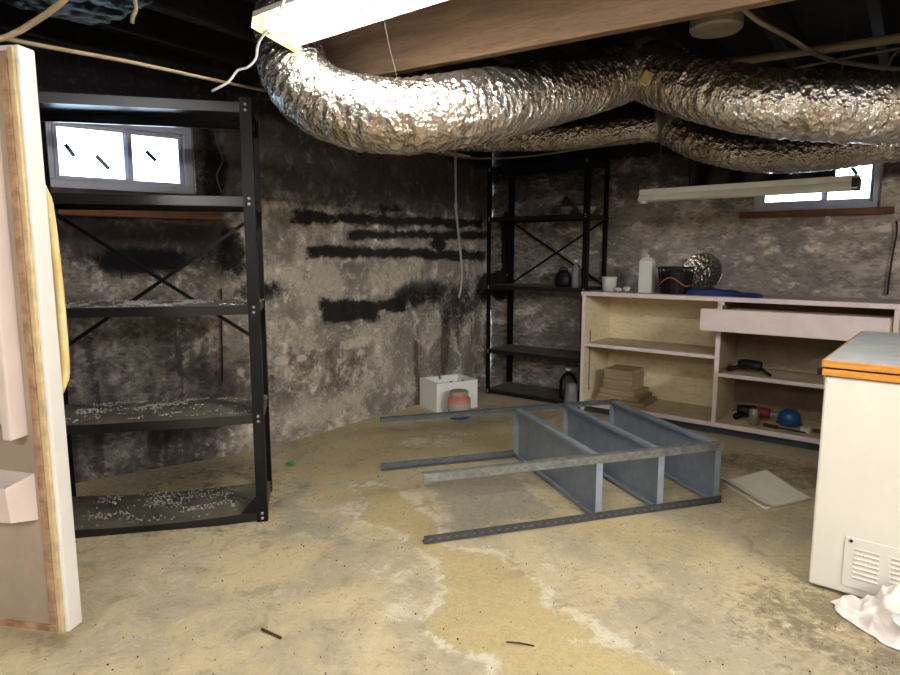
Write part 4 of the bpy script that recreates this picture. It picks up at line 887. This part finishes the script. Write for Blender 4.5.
m = B(); tube(m, [(-.08, 0, .05), (-.02, 0, .06), (.06, .01, .05)], .035, 12); obj('tool_body', m, M_blackp, o, smooth=True); m = B(); tube(m, [(.05, .0, .05), (.10, -.02, .025), (.15, -.05, .012)], .011, 8); obj('nozzle', m, M_blackp, o, smooth=True); m = B(); tube(m, [(-.07, 0, .045), (-.1, -.05, .025), (-.13, -.08, .018)], .017, 8); obj('grip', m, M_blackp, o, smooth=True)
o = tag(obj('lath', box(B(), -.26, .26, -.02, .02, 0, .018, .002), M_brown, loc=CB(1.48, .27, ZS), rotz=R51 - .05), 'thin brown wooden lath lying on the right cabinet shelf', 'lath')
o = CBt('spray_bottle', 'pale bottle at the freezer end of the right cabinet shelf', 'bottle', 1.69, .06, ZS)
m = B(); lathe(m, [(0, 0), (.024, 0), (.026, .01), (.026, .05), (.012, .065), (.012, .072), (0, .072)], 16); obj('bottle_body', m, M_white, o, smooth=True); m = B(); lathe(m, [(0, .072), (.013, .072), (.013, .085), (0, .086)], 12); obj('cap', m, M_blackp, o)

# ------------------------------------------------------------------ things on the far shelving unit
def FSt(name, label, cat, x, y, z): 
    q = MFS @ Vector((x, y, z)); return thing(name, label, cat, tuple(q), R53)
o = FSt('plastic_bottle', 'clear plastic drink bottle on the far black shelf', 'bottle', .83, .07, FZ[2] + .0005)
m = B(); lathe(m, [(0, 0), (.034, 0), (.038, .01), (.038, .06), (.034, .08), (.038, .1), (.038, .14), (.03, .17), (.014, .195), (.014, .205), (0, .205)], 20); obj('bottle_body', m, M_greyp, o, smooth=True); m = B(); lathe(m, [(0, .205), (.017, .205), (.017, .225), (0, .226)], 14); obj('cap', m, M_white, o)
o = FSt('bag', 'black rounded pouch on the far black shelf beside the bottle', 'pouch', .70, .1, FZ[2] + .0005)
m = B(); lathe(m, [(0, 0), (.06, 0), (.078, .03), (.075, .08), (.05, .12), (.03, .14), (0, .145)], 18, squash=(1, .7)); obj('pouch', m, M_blackp, o, smooth=True); tube(m := B(), [(-.04, 0, .11), (-.03, 0, .155), (.03, 0, .155), (.04, 0, .11)], .006, 6); obj('strap', m, M_blackp, o, smooth=True)
o = FSt('oil_lamp', 'small glass lamp on the upper shelf of the far black unit', 'lamp', .70, .12, FZ[1] + .0005)
m = B(); lathe(m, [(0, 0), (.04, 0), (.042, .01), (.02, .02), (.05, .045), (.055, .06), (.03, .075), (.018, .08), (0, .08)], 20); obj('font', m, M_greyp, o, smooth=True); m = B(); lathe(m, [(.02, .08), (.035, .1), (.03, .12), (.015, .15), (.013, .15), (.027, .12), (.032, .1), (.018, .08)], 18); obj('chimney', m, M_clear, o, smooth=True)
m = B(); lathe(m, [(0, 0), (.04, 0), (.066, .04), (.08, .07), (.076, .071), (.062, .043), (.035, .006), (0, .006)], 28); q = MFS @ Vector((.838, .22, FZ[1] + .0005)); o = obj('bowl', m, M_white, loc=q, smooth=True); tag(o, 'white bowl at the right end of the far unit\'s upper shelf', 'bowl')
o = FSt('plastic_jug', 'clear plastic jug on the bottom shelf of the far black unit', 'jug', .77, .1, FZ[4] + .0005)
m = B(); lathe(m, [(0, 0), (.07, 0), (.075, .01), (.075, .15), (.05, .2), (.02, .225), (.02, .24), (0, .24)], 24); obj('jug_body', m, M_clear, o, smooth=True); m = B(); lathe(m, [(0, .24), (.023, .24), (.023, .258), (0, .259)], 14); obj('cap', m, M_white, o)
m = B(); lathe(m, [(0, 0), (.05, 0), (.06, .03), (.055, .12), (.045, .2), (.03, .215), (0, .215)], 16, squash=(1, .8)); q = MFS @ Vector((.875, -.055, 0.0005)); o = obj('grey_bag', m, M_greyp, loc=(q.x, q.y, .001), smooth=True); tag(o, 'grey plastic bag standing between far shelving unit and cabinet', 'bag')
